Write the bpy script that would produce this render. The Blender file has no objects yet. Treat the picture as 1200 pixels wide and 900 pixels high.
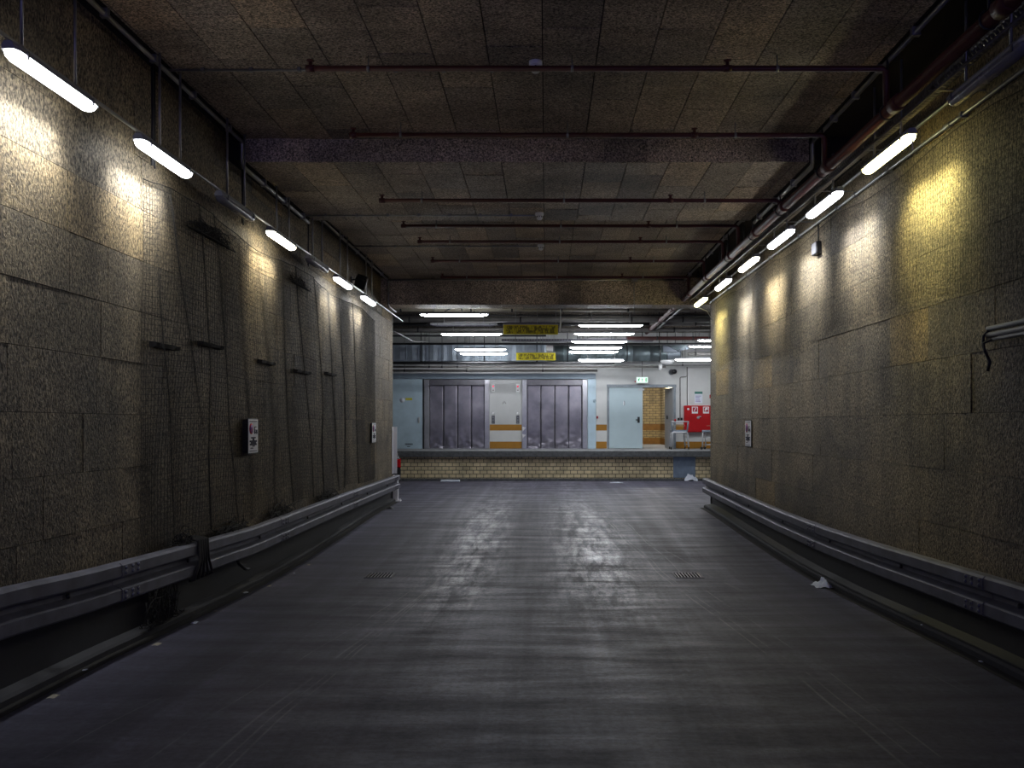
import bpy, math, random
from mathutils import Vector, Matrix, noise as mnoise
R = random.Random(7)
scene = bpy.context.scene
COL = scene.collection
E = 1.78                      # eye height above the near floor, metres
F = 1000.0                    # focal length in picture widths of 1200

def P(x, y, D):               # a point at depth D seen at (x, y) of the 1200x900 frame
    return Vector(((x - 640) * D / F, D, E + (497 - y) * D / F))

# ------------------------------------------------------------------ mesh helpers
class MB:
    def __init__(s):
        s.v = []; s.f = []; s.m = []; s.tone = []; s.smooth = []; s.cur = 0; s.t = 0.5; s.sm = False
    def add(s, vs, fs):
        b = len(s.v); s.v += [tuple(v) for v in vs]
        for f in fs:
            s.f.append([i + b for i in f]); s.m.append(s.cur); s.tone.append(s.t); s.smooth.append(s.sm)
        return s
    def box(s, x0, x1, y0, y1, z0, z1, bev=0.0):
        x0, x1 = sorted((x0, x1)); y0, y1 = sorted((y0, y1)); z0, z1 = sorted((z0, z1))
        if bev <= 0:
            vs = [(x, y, z) for z in (z0, z1) for y in (y0, y1) for x in (x0, x1)]
            return s.add(vs, [(0, 2, 3, 1), (4, 5, 7, 6), (0, 1, 5, 4), (2, 6, 7, 3), (0, 4, 6, 2), (1, 3, 7, 5)])
        b = min(bev, (x1 - x0) * .45, (y1 - y0) * .45, (z1 - z0) * .45)
        vs = []; idx = {}
        for cx, sx in ((x0, 1), (x1, -1)):
            for cy, sy in ((y0, 1), (y1, -1)):
                for cz, sz in ((z0, 1), (z1, -1)):
                    k = (cx > x0, cy > y0, cz > z0)
                    for a, p in enumerate(((cx, cy + sy * b, cz + sz * b), (cx + sx * b, cy, cz + sz * b), (cx + sx * b, cy + sy * b, cz))):
                        idx[(k, a)] = len(vs); vs.append(p)
        fs = []
        B = (False, True)
        for q in B:
            fs.append([idx[((q, a, b_), 0)] for a, b_ in ((0, 0), (1, 0), (1, 1), (0, 1))])
            fs.append([idx[((a, q, b_), 1)] for a, b_ in ((0, 0), (1, 0), (1, 1), (0, 1))])
            fs.append([idx[((a, b_, q), 2)] for a, b_ in ((0, 0), (1, 0), (1, 1), (0, 1))])
        for q in B:
            for r in B:
                fs.append([idx[((q, r, 0), 0)], idx[((q, r, 1), 0)], idx[((q, r, 1), 1)], idx[((q, r, 0), 1)]])
                fs.append([idx[((q, 0, r), 0)], idx[((q, 1, r), 0)], idx[((q, 1, r), 2)], idx[((q, 0, r), 2)]])
                fs.append([idx[((0, q, r), 1)], idx[((1, q, r), 1)], idx[((1, q, r), 2)], idx[((0, q, r), 2)]])
                for t in B:
                    fs.append([idx[((q, r, t), a)] for a in range(3)])
        return s.add(vs, fs)
    def tube(s, pts, r, n=8, cap=True):
        pts = [Vector(p) for p in pts]; rs = r if isinstance(r, (list, tuple)) else [r] * len(pts)
        vs = []; ref = None
        for i, p in enumerate(pts):
            a = pts[max(i - 1, 0)]; c = pts[min(i + 1, len(pts) - 1)]
            t = (c - a)
            t = t.normalized() if t.length > 1e-9 else Vector((0, 0, 1))
            if ref is None: ref = Vector((0, 0, 1)) if abs(t.z) < .9 else Vector((1, 0, 0))
            u = t.cross(ref)
            if u.length < 1e-4: u = t.orthogonal()
            u.normalize(); w = u.cross(t).normalized(); ref = w
            k = 1.0
            if 0 < i < len(pts) - 1:
                d0 = (p - a).normalized(); k = 1.0 / max(.5, d0.dot(t))
            for j in range(n):
                an = 2 * math.pi * j / n
                vs.append(p + (u * math.cos(an) + w * math.sin(an)) * rs[i] * k)
        fs = []
        for i in range(len(pts) - 1):
            for j in range(n):
                k2 = (j + 1) % n
                fs.append((i * n + j, i * n + k2, (i + 1) * n + k2, (i + 1) * n + j))
        if cap:
            fs.append(tuple(range(n - 1, -1, -1))); fs.append(tuple((len(pts) - 1) * n + j for j in range(n)))
        o = s.sm; s.sm = True; s.add(vs, fs); s.sm = o
        if cap: s.smooth[-1] = s.smooth[-2] = False
        return s
    def lathe(s, c, axis, prof, n=16):      # prof: (offset along axis, radius)
        c = Vector(c); a = Vector(axis).normalized(); u = a.orthogonal().normalized(); w = a.cross(u)
        vs = []; fs = []
        for h, r in prof:
            for j in range(n):
                an = 2 * math.pi * j / n
                vs.append(c + a * h + (u * math.cos(an) + w * math.sin(an)) * max(r, 1e-5))
        for i in range(len(prof) - 1):
            for j in range(n):
                k = (j + 1) % n
                fs.append((i * n + j, i * n + k, (i + 1) * n + k, (i + 1) * n + j))
        fs.append(tuple(range(n - 1, -1, -1))); fs.append(tuple((len(prof) - 1) * n + j for j in range(n)))
        o = s.sm; s.sm = True; s.add(vs, fs); s.sm = o
        return s
    def sweep(s, sections, closed=False, cap=False):   # list of equal-length vertex rings
        n = len(sections[0]); vs = [v for sec in sections for v in sec]; fs = []
        for i in range(len(sections) - 1):
            for j in range(n if closed else n - 1):
                k = (j + 1) % n
                fs.append((i * n + j, i * n + k, (i + 1) * n + k, (i + 1) * n + j))
        if cap:
            fs.append(tuple(range(n - 1, -1, -1))); fs.append(tuple((len(sections) - 1) * n + j for j in range(n)))
        return s.add(vs, fs)
    def prism(s, poly, axis, a0, a1):       # poly: 2-D outline; axis 'x','y','z' is the extrusion
        def mk(p, a):
            return {'x': (a, p[0], p[1]), 'y': (p[0], a, p[1]), 'z': (p[0], p[1], a)}[axis]
        n = len(poly)
        vs = [mk(p, a0) for p in poly] + [mk(p, a1) for p in poly]
        fs = [tuple(range(n)), tuple(range(2 * n - 1, n - 1, -1))] + [(i, (i + 1) % n, n + (i + 1) % n, n + i) for i in range(n)]
        return s.add(vs, fs)
    def build(s, name, mat, parent=None, origin=None):
        me = bpy.data.meshes.new(name)
        o0 = Vector((0, 0, 0))
        q = parent
        while q is not None:
            o0 = o0 + q.location; q = q.parent
        if origin is not None: o0 = o0 + Vector(origin)
        me.from_pydata([tuple(Vector(v) - o0) for v in s.v], [], s.f)
        for m in (mat if isinstance(mat, (list, tuple)) else [mat]): me.materials.append(m)
        me.polygons.foreach_set('material_index', s.m)
        me.polygons.foreach_set('use_smooth', s.smooth)
        if len(set(s.tone)) > 1:
            at = me.attributes.new('tone', 'FLOAT', 'FACE'); at.data.foreach_set('value', s.tone)
        me.update()
        import bmesh
        bm = bmesh.new(); bm.from_mesh(me); bmesh.ops.recalc_face_normals(bm, faces=bm.faces); bm.to_mesh(me); bm.free()
        o = bpy.data.objects.new(name, me); COL.objects.link(o)
        if parent is not None: o.parent = parent
        if origin is not None: o.location = origin
        return o

def tag(o, label, cat, group=None, kind=None):
    o['label'] = label; o['category'] = cat
    if group: o['group'] = group
    if kind: o['kind'] = kind
    return o
def thing(name, label, cat, loc=(0, 0, 0), group=None, rz=0):
    o = bpy.data.objects.new(name, None); COL.objects.link(o); o.location = loc; o.rotation_euler = (0, 0, rz)
    o.empty_display_size = .1
    return tag(o, label, cat, group)
def struct(o, label=None, cat=None):
    o['kind'] = 'structure'
    if label: o['label'] = label
    if cat: o['category'] = cat
    return o
def dup(root, loc, rz, label):
    r = root.copy(); COL.objects.link(r); r.location = loc; r.rotation_euler = (0, 0, rz); r['label'] = label
    for ch in list(root.children):
        c = ch.copy(); COL.objects.link(c); c.parent = r
        for g in list(ch.children):
            d = g.copy(); COL.objects.link(d); d.parent = c
    return r

# ------------------------------------------------------------------ material helpers
class NT:
    def __init__(s, name):
        s.m = bpy.data.materials.new(name); s.m.use_nodes = True; s.t = s.m.node_tree; s.t.nodes.clear()
        s.out = s.t.nodes.new('ShaderNodeOutputMaterial'); s.b = s.t.nodes.new('ShaderNodeBsdfPrincipled')
        s.t.links.new(s.b.outputs[0], s.out.inputs[0])
        s.tc = s.t.nodes.new('ShaderNodeTexCoord')
    def n(s, typ, **kw):
        nd = s.t.nodes.new(typ)
        for k, v in kw.items():
            setattr(nd, k, v)
        return nd
    def l(s, a, b): s.t.links.new(a, b)
    def setin(s, nd, key, v):
        if hasattr(v, 'is_linked') or isinstance(v, bpy.types.NodeSocket): s.l(v, nd.inputs[key])
        else: nd.inputs[key].default_value = v
    def mapping(s, scale=(1, 1, 1), rot=(0, 0, 0), loc=(0, 0, 0), src=None):
        m = s.n('ShaderNodeMapping'); s.l(src or s.tc.outputs['Object'], m.inputs[0])
        m.inputs['Scale'].default_value = scale; m.inputs['Rotation'].default_value = rot; m.inputs['Location'].default_value = loc
        return m.outputs[0]
    def noise(s, vec, scale=5, detail=3, rough=.5, dist=0):
        t = s.n('ShaderNodeTexNoise'); s.l(vec, t.inputs['Vector']); t.inputs['Scale'].default_value = scale
        t.inputs['Detail'].default_value = detail; t.inputs['Roughness'].default_value = rough; t.inputs['Distortion'].default_value = dist
        return t.outputs['Fac']
    def ramp(s, fac, stops):
        r = s.n('ShaderNodeValToRGB'); s.l(fac, r.inputs[0]); el = r.color_ramp.elements
        while len(el) < len(stops): el.new(.5)
        for e, (p, c) in zip(el, stops):
            e.position = p; e.color = (c, c, c, 1) if isinstance(c, (int, float)) else (*c, 1)
        return r.outputs[0]
    def mix(s, fac, a, b, blend='MIX'):
        m = s.n('ShaderNodeMix', data_type='RGBA', blend_type=blend)
        for i, v in ((0, fac), (6, a), (7, b)):
            if isinstance(v, bpy.types.NodeSocket): s.l(v, m.inputs[i])
            elif i == 0: m.inputs[0].default_value = v
            else: m.inputs[i].default_value = (*v, 1) if len(v) == 3 else v
        return m.outputs[2]
    def math(s, op, a, b=0.0, c=0.0):
        m = s.n('ShaderNodeMath', operation=op)
        for i, v in enumerate((a, b, c)):
            if isinstance(v, bpy.types.NodeSocket): s.l(v, m.inputs[i])
            else: m.inputs[i].default_value = v
        return m.outputs[0]
    def bump(s, h, strength=.3, dist=.01, normal=None):
        b = s.n('ShaderNodeBump'); s.l(h, b.inputs['Height']); b.inputs['Strength'].default_value = strength; b.inputs['Distance'].default_value = dist
        if normal is not None: s.l(normal, b.inputs['Normal'])
        s.l(b.outputs[0], s.b.inputs['Normal']); return b.outputs[0]
    def set(s, **kw):
        names = dict(base='Base Color', rough='Roughness', metal='Metallic', spec='Specular IOR Level', alpha='Alpha', trans='Transmission Weight')
        for k, v in kw.items():
            i = s.b.inputs[names[k]]
            if isinstance(v, bpy.types.NodeSocket): s.l(v, i)
            elif k == 'base': i.default_value = (*v, 1)
            else: i.default_value = v
        return s

def plain(name, col, rough=.6, metal=0.0, var=.25, scale=6, bump=0.0, spec=.4):
    t = NT(name); v = t.mapping()
    n = t.noise(v, scale, 4, .6)
    t.set(base=t.mix(t.ramp(n, [(.3, 0.0), (.7, 1.0)]), tuple(c * (1 - var) for c in col), tuple(min(1, c * (1 + var * .6)) for c in col)),
          rough=t.math('MULTIPLY_ADD', n, .25, rough - .12), metal=metal, spec=spec)
    if bump: t.bump(t.noise(v, scale * 8, 3, .6), bump, .004)
    return t.m

def emis(name, col, strength):
    t = NT(name)
    e = t.n('ShaderNodeEmission'); e.inputs[0].default_value = (*col, 1); e.inputs[1].default_value = strength
    t.l(e.outputs[0], t.out.inputs[0])
    return t.m

def panel_mat(name, cols, streak=(9, 9, 1.2), rough=.62, grain=(62, 62, 34), bump=1.0, spec=.5, dirt=1.0):
    """rough wood-wool board: per-board tone, coarse speckle, dirt"""
    t = NT(name); at = t.n('ShaderNodeAttribute', attribute_name='tone')
    base = t.ramp(at.outputs['Fac'], [(0, cols[0]), (.45, cols[1]), (.8, cols[2]), (1, cols[3])])
    g = t.noise(t.mapping(grain), 1.0, 3, .65, .6)
    sp = t.ramp(g, [(.37, .18), (.5, .9), (.63, 1.95)])
    base = t.mix(1.0, base, sp, 'MULTIPLY')
    d1 = t.noise(t.mapping((.45, .45, .7)), 1.6, 4, .6)
    base = t.mix(dirt, base, t.ramp(d1, [(.32, .45), (.55, 1.0), (.7, 1.12)]), 'MULTIPLY')
    d2 = t.noise(t.mapping(streak), .35, 4, .6)
    base = t.mix(dirt * .8, base, t.ramp(d2, [(.35, .6), (.55, 1.0)]), 'MULTIPLY')
    t.set(base=base, rough=t.ramp(g, [(.3, rough + .2), (.7, rough - .12)]), spec=spec)
    t.bump(g, bump, .012)
    return t.m

M = {}
wc = [(.116, .090, .058), (.178, .139, .083), (.212, .163, .095), (.28, .192, .078)]
M['wall'] = panel_mat('wood_wool_wall', wc)
cc = [(.23, .195, .155), (.38, .315, .24), (.48, .39, .285), (.55, .40, .24)]
M['ceil'] = panel_mat('wood_wool_ceiling', cc, streak=(1.5, 5, 1), grain=(55, 80, 60), bump=.5, rough=.6)
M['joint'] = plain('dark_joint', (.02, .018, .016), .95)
M['plinth'] = plain('plinth_paint', (.035, .036, .040), .7, bump=.2)
M['kerb'] = plain('kerb_concrete', (.042, .042, .047), .8, bump=.4)
M['galv'] = plain('galvanised_rail', (.15, .15, .185), .55, .4, .35, 5)
M['galv_dark'] = plain('galvanised_dark', (.13, .13, .15), .5, .6)
M['conduit'] = plain('grey_conduit', (.30, .30, .30), .35, .7)
M['steel_dark'] = plain('dark_steel', (.035, .035, .038), .5, .3)
M['black'] = plain('black_rubber', (.012, .012, .013), .6)
M['red_pipe'] = plain('red_painted_pipe', (.085, .022, .020), .45, 0, .3)
M['housing'] = plain('grey_plastic_housing', (.30, .31, .33), .5)
M['white_plastic'] = plain('white_plastic', (.75, .75, .76), .4, 0, .06)
M['unlit'] = plain('unlit_diffuser', (.16, .16, .19), .25, 0, .08)
M['net'] = plain('black_netting', (.022, .020, .018), .85)
M['paint_white'] = plain('white_paint', (.54, .55, .545), .55, 0, .08, 2)
M['paint_grey'] = plain('grey_pillar_paint', (.46, .47, .47), .5, 0, .08, 2)
M['band'] = plain('ochre_band', (.33, .155, .016), .45, 0, .12)
M['blue_steel'] = plain('pale_blue_steel', (.42, .54, .62), .45, .1, .12, 3)
M['door_blue'] = plain('pale_blue_door', (.40, .50, .54), .5, 0, .05, 2)
M['frame_grey'] = plain('grey_door_frame', (.22, .25, .28), .45, .2)
M['leaf_grey'] = plain('grey_door_leaf', (.33, .34, .36), .5, 0, .1)
M['red'] = plain('red_enamel', (.42, .006, .010), .35, 0, .1)
M['yellow'] = None
M['duct'] = plain('zinc_duct', (.33, .38, .44), .5, .6, .2, 3)
M['duct_dark'] = plain('zinc_duct_dull', (.20, .25, .27), .42, .6, .25, 3)
M['pipe_beige'] = plain('insulated_pipe', (.34, .31, .24), .6)
M['pipe_grey'] = plain('grey_pipe', (.22, .21, .20), .55, .2)
M['slab'] = plain('dock_concrete', (.20, .205, .21), .75, 0, .35, 5, .4)
M['slab_edge'] = plain('dock_edge_concrete', (.10, .105, .11), .8, 0, .5, 9, .5)
M['plate_blue'] = plain('blue_plate', (.25, .32, .42), .45, .3, .2)
M['chrome'] = plain('chrome_tube', (.50, .51, .54), .35, .5, .1)
M['tray'] = plain('blue_grey_plastic', (.15, .18, .22), .5)
M['paper'] = plain('pale_paper', (.62, .66, .74), .7, 0, .1)
M['green'] = emis('exit_green', (.02, .45, .16), .8)
M['exit_face'] = emis('exit_face', (.75, 1, .88), 1.3)
M['ink'] = plain('dark_ink', (.03, .03, .06), .7)
M['sign_white'] = plain('sign_white', (.80, .80, .84), .5, 0, .06)
M['sign_red'] = plain('sign_red', (.40, .02, .05), .5)
M['sign_blue'] = plain('sign_blue', (.10, .06, .30), .5)
M['poster_green'] = plain('poster_green', (.05, .18, .15), .5)
M['car_paint'] = plain('dark_car_paint', (.02, .022, .028), .25, .3)
M['glass_dark'] = plain('dark_car_glass', (.015, .017, .02), .08)
M['tail_red'] = plain('tail_light_red', (.55, .01, .015), .12)
M['tyre'] = plain('tyre_rubber', (.02, .02, .02), .8)
M['ochre_wall'] = None

def mk_floor():
    t = NT('brushed_concrete_floor')
    o = t.tc.outputs['Object']
    sep = t.n('ShaderNodeSeparateXYZ'); t.l(o, sep.inputs[0])
    x, y = sep.outputs[0], sep.outputs[1]
    ribs = t.noise(t.mapping((.75, 3.6, 1)), 1.0, 6, .60, .25)            # transverse brushing
    ribs2 = t.noise(t.mapping((1.6, 14, 1)), 1.0, 3, .6, .6)
    tracks = t.noise(t.mapping((2.6, .10, 1)), 1.0, 4, .62, .4)          # along the wheel paths
    grit = t.noise(t.mapping((22, 22, 1)), 1.0, 4, .75)
    blot = t.noise(t.mapping((.5, .5, 1)), 1.0, 4, .6)
    base = t.ramp(ribs, [(.28, (.036, .035, .056)), (.52, (.060, .058, .090)), (.74, (.090, .087, .130))])
    base = t.mix(.7, base, t.ramp(tracks, [(.38, .68), (.55, 1.0), (.68, 1.35)]), 'MULTIPLY')
    base = t.mix(.6, base, t.ramp(blot, [(.3, .7), (.6, 1.1)]), 'MULTIPLY')
    base = t.mix(.7, base, t.ramp(grit, [(.35, .5), (.65, 1.5)]), 'MULTIPLY')
    # two smooth wheel paths on the slope, hall lamp reflections painted pale into them
    lamp_streaks = None
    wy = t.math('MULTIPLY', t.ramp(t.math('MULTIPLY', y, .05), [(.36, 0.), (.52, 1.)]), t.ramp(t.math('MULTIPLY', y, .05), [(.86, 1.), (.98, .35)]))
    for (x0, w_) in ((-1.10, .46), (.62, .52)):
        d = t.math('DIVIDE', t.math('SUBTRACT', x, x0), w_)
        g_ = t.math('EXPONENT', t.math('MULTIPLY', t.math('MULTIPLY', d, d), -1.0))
        lamp_streaks = g_ if lamp_streaks is None else t.math('ADD', lamp_streaks, g_)
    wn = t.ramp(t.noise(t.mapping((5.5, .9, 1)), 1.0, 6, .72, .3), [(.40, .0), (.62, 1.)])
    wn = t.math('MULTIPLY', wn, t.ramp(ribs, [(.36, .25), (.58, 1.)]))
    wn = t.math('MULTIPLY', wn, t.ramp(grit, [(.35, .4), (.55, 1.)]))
    lamp_streaks = t.math('MULTIPLY', t.math('MULTIPLY', lamp_streaks, wy), wn)
    base = t.mix(t.math('MULTIPLY', lamp_streaks, .9), base, (.36, .355, .41))
    # scuffed tyre lines running up the ramp
    wob = t.math('MULTIPLY_ADD', t.noise(t.mapping((.05, .35, 1)), 1.0, 2), .2, -.1)
    tot = None
    for (x0, k, c, w) in ((-1.75, .085, 0, .016), (-1.60, .062, 0, .012), (-1.66, .070, 0, .010), (-2.05, .112, 0, .010), (1.85, -.07, 0, .014), (1.95, -.075, 0, .010), (2.1, -.062, 0, .010), (2.9, -.15, 0, .008), (3.0, -.165, 0, .006), (-2.6, .16, 0, .008)):
        d = t.math('ABSOLUTE', t.math('SUBTRACT', t.math('ADD', x, wob), t.math('MULTIPLY_ADD', t.math('SUBTRACT', y, 5.0), k, x0)))
        a = t.math('SUBTRACT', 1.0, t.math('DIVIDE', d, w)); a = t.math('MAXIMUM', a, 0.0)
        tot = a if tot is None else t.math('MAXIMUM', tot, a)
    brk = t.ramp(t.noise(t.mapping((1.5, 1.3, 1)), 1.0, 4, .7), [(.42, 0.0), (.58, 1.0)])
    line = t.math('MULTIPLY', tot, brk)
    base = t.mix(t.math('MULTIPLY', line, .42), base, (.30, .30, .31))
    rg = t.math('MULTIPLY_ADD', ribs, -.55, .86)
    rg = t.math('ADD', rg, t.math('MULTIPLY_ADD', tracks, -.30, .15))
    rg = t.math('SUBTRACT', rg, t.math('MULTIPLY', lamp_streaks, .30))
    rg = t.math('MINIMUM', t.math('MAXIMUM', rg, .34), .95)
    t.set(base=base, rough=rg, spec=.5)
    h = t.math('ADD', ribs, t.math('MULTIPLY', ribs2, .5)); h = t.math('ADD', h, t.math('MULTIPLY', grit, .35))
    t.bump(h, .22, .02)
    return t.m
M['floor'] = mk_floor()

def mk_brick(name, axis, c1, c2, mort, bw, bh, off=.5):
    t = NT(name); sep = t.n('ShaderNodeSeparateXYZ'); t.l(t.tc.outputs['Object'], sep.inputs[0])
    cb = t.n('ShaderNodeCombineXYZ'); t.l(sep.outputs[axis], cb.inputs[0]); t.l(sep.outputs[2], cb.inputs[1])
    b = t.n('ShaderNodeTexBrick'); t.l(cb.outputs[0], b.inputs['Vector']); b.offset = off
    b.inputs['Scale'].default_value = 1; b.inputs['Brick Width'].default_value = bw; b.inputs['Row Height'].default_value = bh
    b.inputs['Mortar Size'].default_value = .010; b.inputs['Color1'].default_value = (*c1, 1); b.inputs['Color2'].default_value = (*c2, 1); b.inputs['Mortar'].default_value = (*mort, 1)
    n = t.noise(t.mapping((1, 1, 1)), 2.5, 4, .65)
    t.set(base=t.mix(.8, b.outputs[0], t.ramp(n, [(.3, .55), (.6, 1.1)]), 'MULTIPLY'), rough=.6)
    bp = t.n('ShaderNodeBump'); bp.invert = True; t.l(b.outputs['Fac'], bp.inputs['Height']); bp.inputs['Strength'].default_value = .6; bp.inputs['Distance'].default_value = .01
    t.l(bp.outputs[0], t.b.inputs['Normal'])
    return t.m
M['brick'] = mk_brick('yellow_brick', 0, (.80, .67, .42), (.64, .53, .32), (.08, .07, .055), .215, .117)
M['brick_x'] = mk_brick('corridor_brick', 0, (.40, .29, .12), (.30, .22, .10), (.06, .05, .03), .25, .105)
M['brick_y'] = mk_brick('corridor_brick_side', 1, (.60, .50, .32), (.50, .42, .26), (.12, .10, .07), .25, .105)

def mk_steel():
    t = NT('brushed_lift_steel'); v = t.mapping((30, 30, .6)); n = t.noise(v, 1, 3, .6)
    n2 = t.noise(t.mapping((1.2, 1.2, 1.2)), 1.5, 4, .6)
    t.set(base=t.mix(t.ramp(n2, [(.35, 0.), (.65, 1.)]), (.20, .19, .225), (.31, .295, .345)), rough=t.math('MULTIPLY_ADD', n2, .25, .26), metal=.8)
    t.bump(n, .05, .002); return t.m
M['lift'] = mk_steel()
M['header_dark'] = plain('lift_header_steel', (.16, .155, .17), .35, .7)
M['lift_frame'] = plain('lift_frame_steel', (.45, .45, .48), .32, .8, .12)

def mk_yellow():
    t = NT('yellow_sign_lettering'); sep = t.n('ShaderNodeSeparateXYZ'); t.l(t.tc.outputs['Object'], sep.inputs[0])
    n = t.noise(t.mapping((16, 1, 8)), 1.0, 3, .7, 1.2)
    az = t.math('ABSOLUTE', sep.outputs[2]); ax = t.math('ABSOLUTE', sep.outputs[0])
    inside = t.math('MULTIPLY', t.math('LESS_THAN', az, .085), t.math('LESS_THAN', ax, .54))
    ink = t.math('MULTIPLY', inside, t.ramp(n, [(.47, 0.), (.53, 1.)]))
    t.set(base=t.mix(t.math('MULTIPLY', ink, .85), (.72, .62, .01), (.10, .085, .01)), rough=.6)
    return t.m
M['yellow'] = mk_yellow()

# ------------------------------------------------------------------ tuning of the lamps
LW = 16.0
BEAM = 17.0     # watts of the downward beam of each wall lamp       # wall lamps
LH = 60.0       # hall lamps
TINT = {'white': (.96, .985, 1.0), 'warm': (1.0, .94, .74), 'yellow': (1.0, .94, .42), 'hall': (.93, .96, 1.0)}
for k, c in TINT.items():
    M['lamp_' + k] = emis('lamp_' + k, c, LH if k == 'hall' else LW)
M['lamp_corridor'] = emis('lamp_corridor', (1, .95, .86), 200)

# ------------------------------------------------------------------ SETTING
def lerp_tab(tab, d):
    if d <= tab[0][0]: return tab[0][1]
    for (a, va), (b, vb) in zip(tab, tab[1:]):
        if d <= b:
            k = (d - a) / (b - a); return va + (vb - va) * k
    return tab[-1][1]
FL = [(-4, 0.0), (5.0, 0.0), (6.5, -.015), (8.0, -.06), (9.3, -.10), (10.6, -.112), (12.0, -.10), (14.0, -.05), (16.0, .01), (17.0, .03), (17.3, .03), (30, .02)]
def fz(d): return lerp_tab(FL, d)

WL, WR = -3.47, 3.45
DL, DR = 19.3, 17.9

ds = [-4, 0, 3, 5, 5.5] + [5.5 + .35 * i for i in range(1, 36)] + [18.5, 20, 22, 24, 26.6]
ds = sorted(set([round(d, 3) for d in ds] + [10.49, 10.83]))
mb = MB(); mb.sm = True
GX = [(446 - 640) * .01066, (806 - 640) * .01066]          # floor drains sit in real openings
xs = [-9.3, -6, -3.6, GX[0] - .17, GX[0] + .17, 0, GX[1] - .17, GX[1] + .17, 3.6, 6, 9.3]
mb.sweep([[(x, d, fz(d)) for x in xs] for d in ds])
keep = []
for i, f in enumerate(mb.f):
    cx_ = sum(mb.v[k][0] for k in f) / 4; cy_ = sum(mb.v[k][1] for k in f) / 4
    if not (10.49 < cy_ < 10.83 and min(abs(cx_ - g) for g in GX) < .1): keep.append(i)
mb.f = [mb.f[i] for i in keep]; mb.m = [mb.m[i] for i in keep]; mb.tone = [mb.tone[i] for i in keep]; mb.smooth = [mb.smooth[i] for i in keep]
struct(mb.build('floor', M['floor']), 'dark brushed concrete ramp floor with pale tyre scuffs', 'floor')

def panel_plane(mb, u0, u1, rows, put, lens, rng, gap=.002, tone_fn=None):
    """fill a strip with boards; put(u, v, d) -> point, d = distance out of the surface"""
    for (v0, v1) in rows:
        u = u0 - rng.random() * .8
        while u < u1:
            L = rng.choice(lens); a, b = max(u, u0), min(u + L, u1)
            u += L
            if b - a < .03: continue
            d = .022 + rng.random() * .005
            tl = [rng.uniform(-.002, .002) for _ in range(4)]
            mb.t = min(1, max(0, rng.betavariate(2.2, 2.2)))
            c = [(a + gap, v0 + gap), (b - gap, v0 + gap), (b - gap, v1 - gap), (a + gap, v1 - gap)]
            vs = [put(p[0], p[1], d + tl[i]) for i, p in enumerate(c)] + [put(p[0], p[1], 0) for p in c]
            mb.add(vs, [(0, 1, 2, 3), (0, 4, 5, 1), (1, 5, 6, 2), (2, 6, 7, 3), (3, 7, 4, 0)])

def wall(name, side, Dend, z0, zs, label):
    X = WL if side < 0 else WR
    fx = X + side * .025
    mb = MB()
    rows = [(a, b) for a, b in zip(zs, zs[1:])]
    panel_plane(mb, -3.5, Dend, rows, lambda u, v, d: (fx - side * d, u, v + E), [.55, .85, 1.1, 1.15, 1.15], R)
    mb.cur = 1
    mb.box(fx, fx + side * .35, -3.5, Dend, E + zs[0], E + 3.4)
    mb.cur = 2                                                          # plastered end of the wall
    mb.box(X, fx + side * .35, Dend, Dend + .02, -.05, E + 3.4)
    mb.cur = 3                                                          # plinth below the boards
    mb.box(fx, fx + side * .35, -3.5, Dend, -.3, E + zs[0])
    o = mb.build(name, [M['wall'], M['joint'], M['kerb'], M['plinth']])
    return struct(o, label, 'wall')
wall('wall_left', -1, DL, -1.24, [.08 + .44 * k for k in range(-3, 6)] + [2.72, 3.14], 'wall of rough brown boards hung with black netting')
wall('wall_right', 1, DR, -1.365, [.09 + .485 * k for k in range(-3, 6)] + [3.0, 3.14], 'wall of rough brown boards with netting only near the top')

# kerbs
def kerb(name, side, Dend, prof):
    mb = MB(); X0 = (WL - .03) if side < 0 else (WR + .03)
    mb.sweep([[(X0, d, fz(d) - .1), (X0, d, fz(d) + .085), (prof(d) + side * .02, d, fz(d) + .065), (prof(d), d, fz(d) + .045), (prof(d), d, fz(d) - .1)] for d in [-3.4 + .4 * i for i in range(int((Dend + 3.4) / .4))] + [Dend - .05]], cap=True)
    mb.cur = 1
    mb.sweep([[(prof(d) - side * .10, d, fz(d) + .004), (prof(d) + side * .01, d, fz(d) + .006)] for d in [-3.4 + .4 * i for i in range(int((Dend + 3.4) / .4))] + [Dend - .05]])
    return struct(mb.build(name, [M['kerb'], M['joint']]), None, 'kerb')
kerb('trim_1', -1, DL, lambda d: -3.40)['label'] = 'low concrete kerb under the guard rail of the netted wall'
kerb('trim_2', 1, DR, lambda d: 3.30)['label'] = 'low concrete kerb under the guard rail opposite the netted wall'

# ceilings
def ceil(name, D0, D1, z, x0=-3.28, x1=2.87, front=None, label='', thick=.3, lens=(.8, 1.15, 1.15)):
    mb = MB(); zz = E + z + .025
    n0 = math.floor(x0 / .46); rows = [(max(x0, .46 * k - .03), min(x1, .46 * (k + 1) - .03)) for k in range(n0, int(x1 / .46) + 2) if .46 * k - .03 < x1 and .46 * (k + 1) - .03 > x0]
    panel_plane(mb, D0, D1, rows, lambda u, v, d: (v, u, zz - d), list(lens), R, gap=.0045)
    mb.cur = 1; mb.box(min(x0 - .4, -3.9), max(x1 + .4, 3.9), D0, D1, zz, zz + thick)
    mb.cur = 0
    if front is not None:
        zt = E + front
        panel_plane(mb, x0, x1, [(E + z, zt)], lambda u, v, d: (u, D0 - d + .004, v), [.46, .92, .92, 1.38], R)
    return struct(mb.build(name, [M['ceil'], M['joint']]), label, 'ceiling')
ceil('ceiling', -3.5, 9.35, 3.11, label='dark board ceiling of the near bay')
ceil('ceiling_beam', 9.33, 12.0, 2.86, front=3.12, label='wide lower ceiling band across the tunnel')
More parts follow.
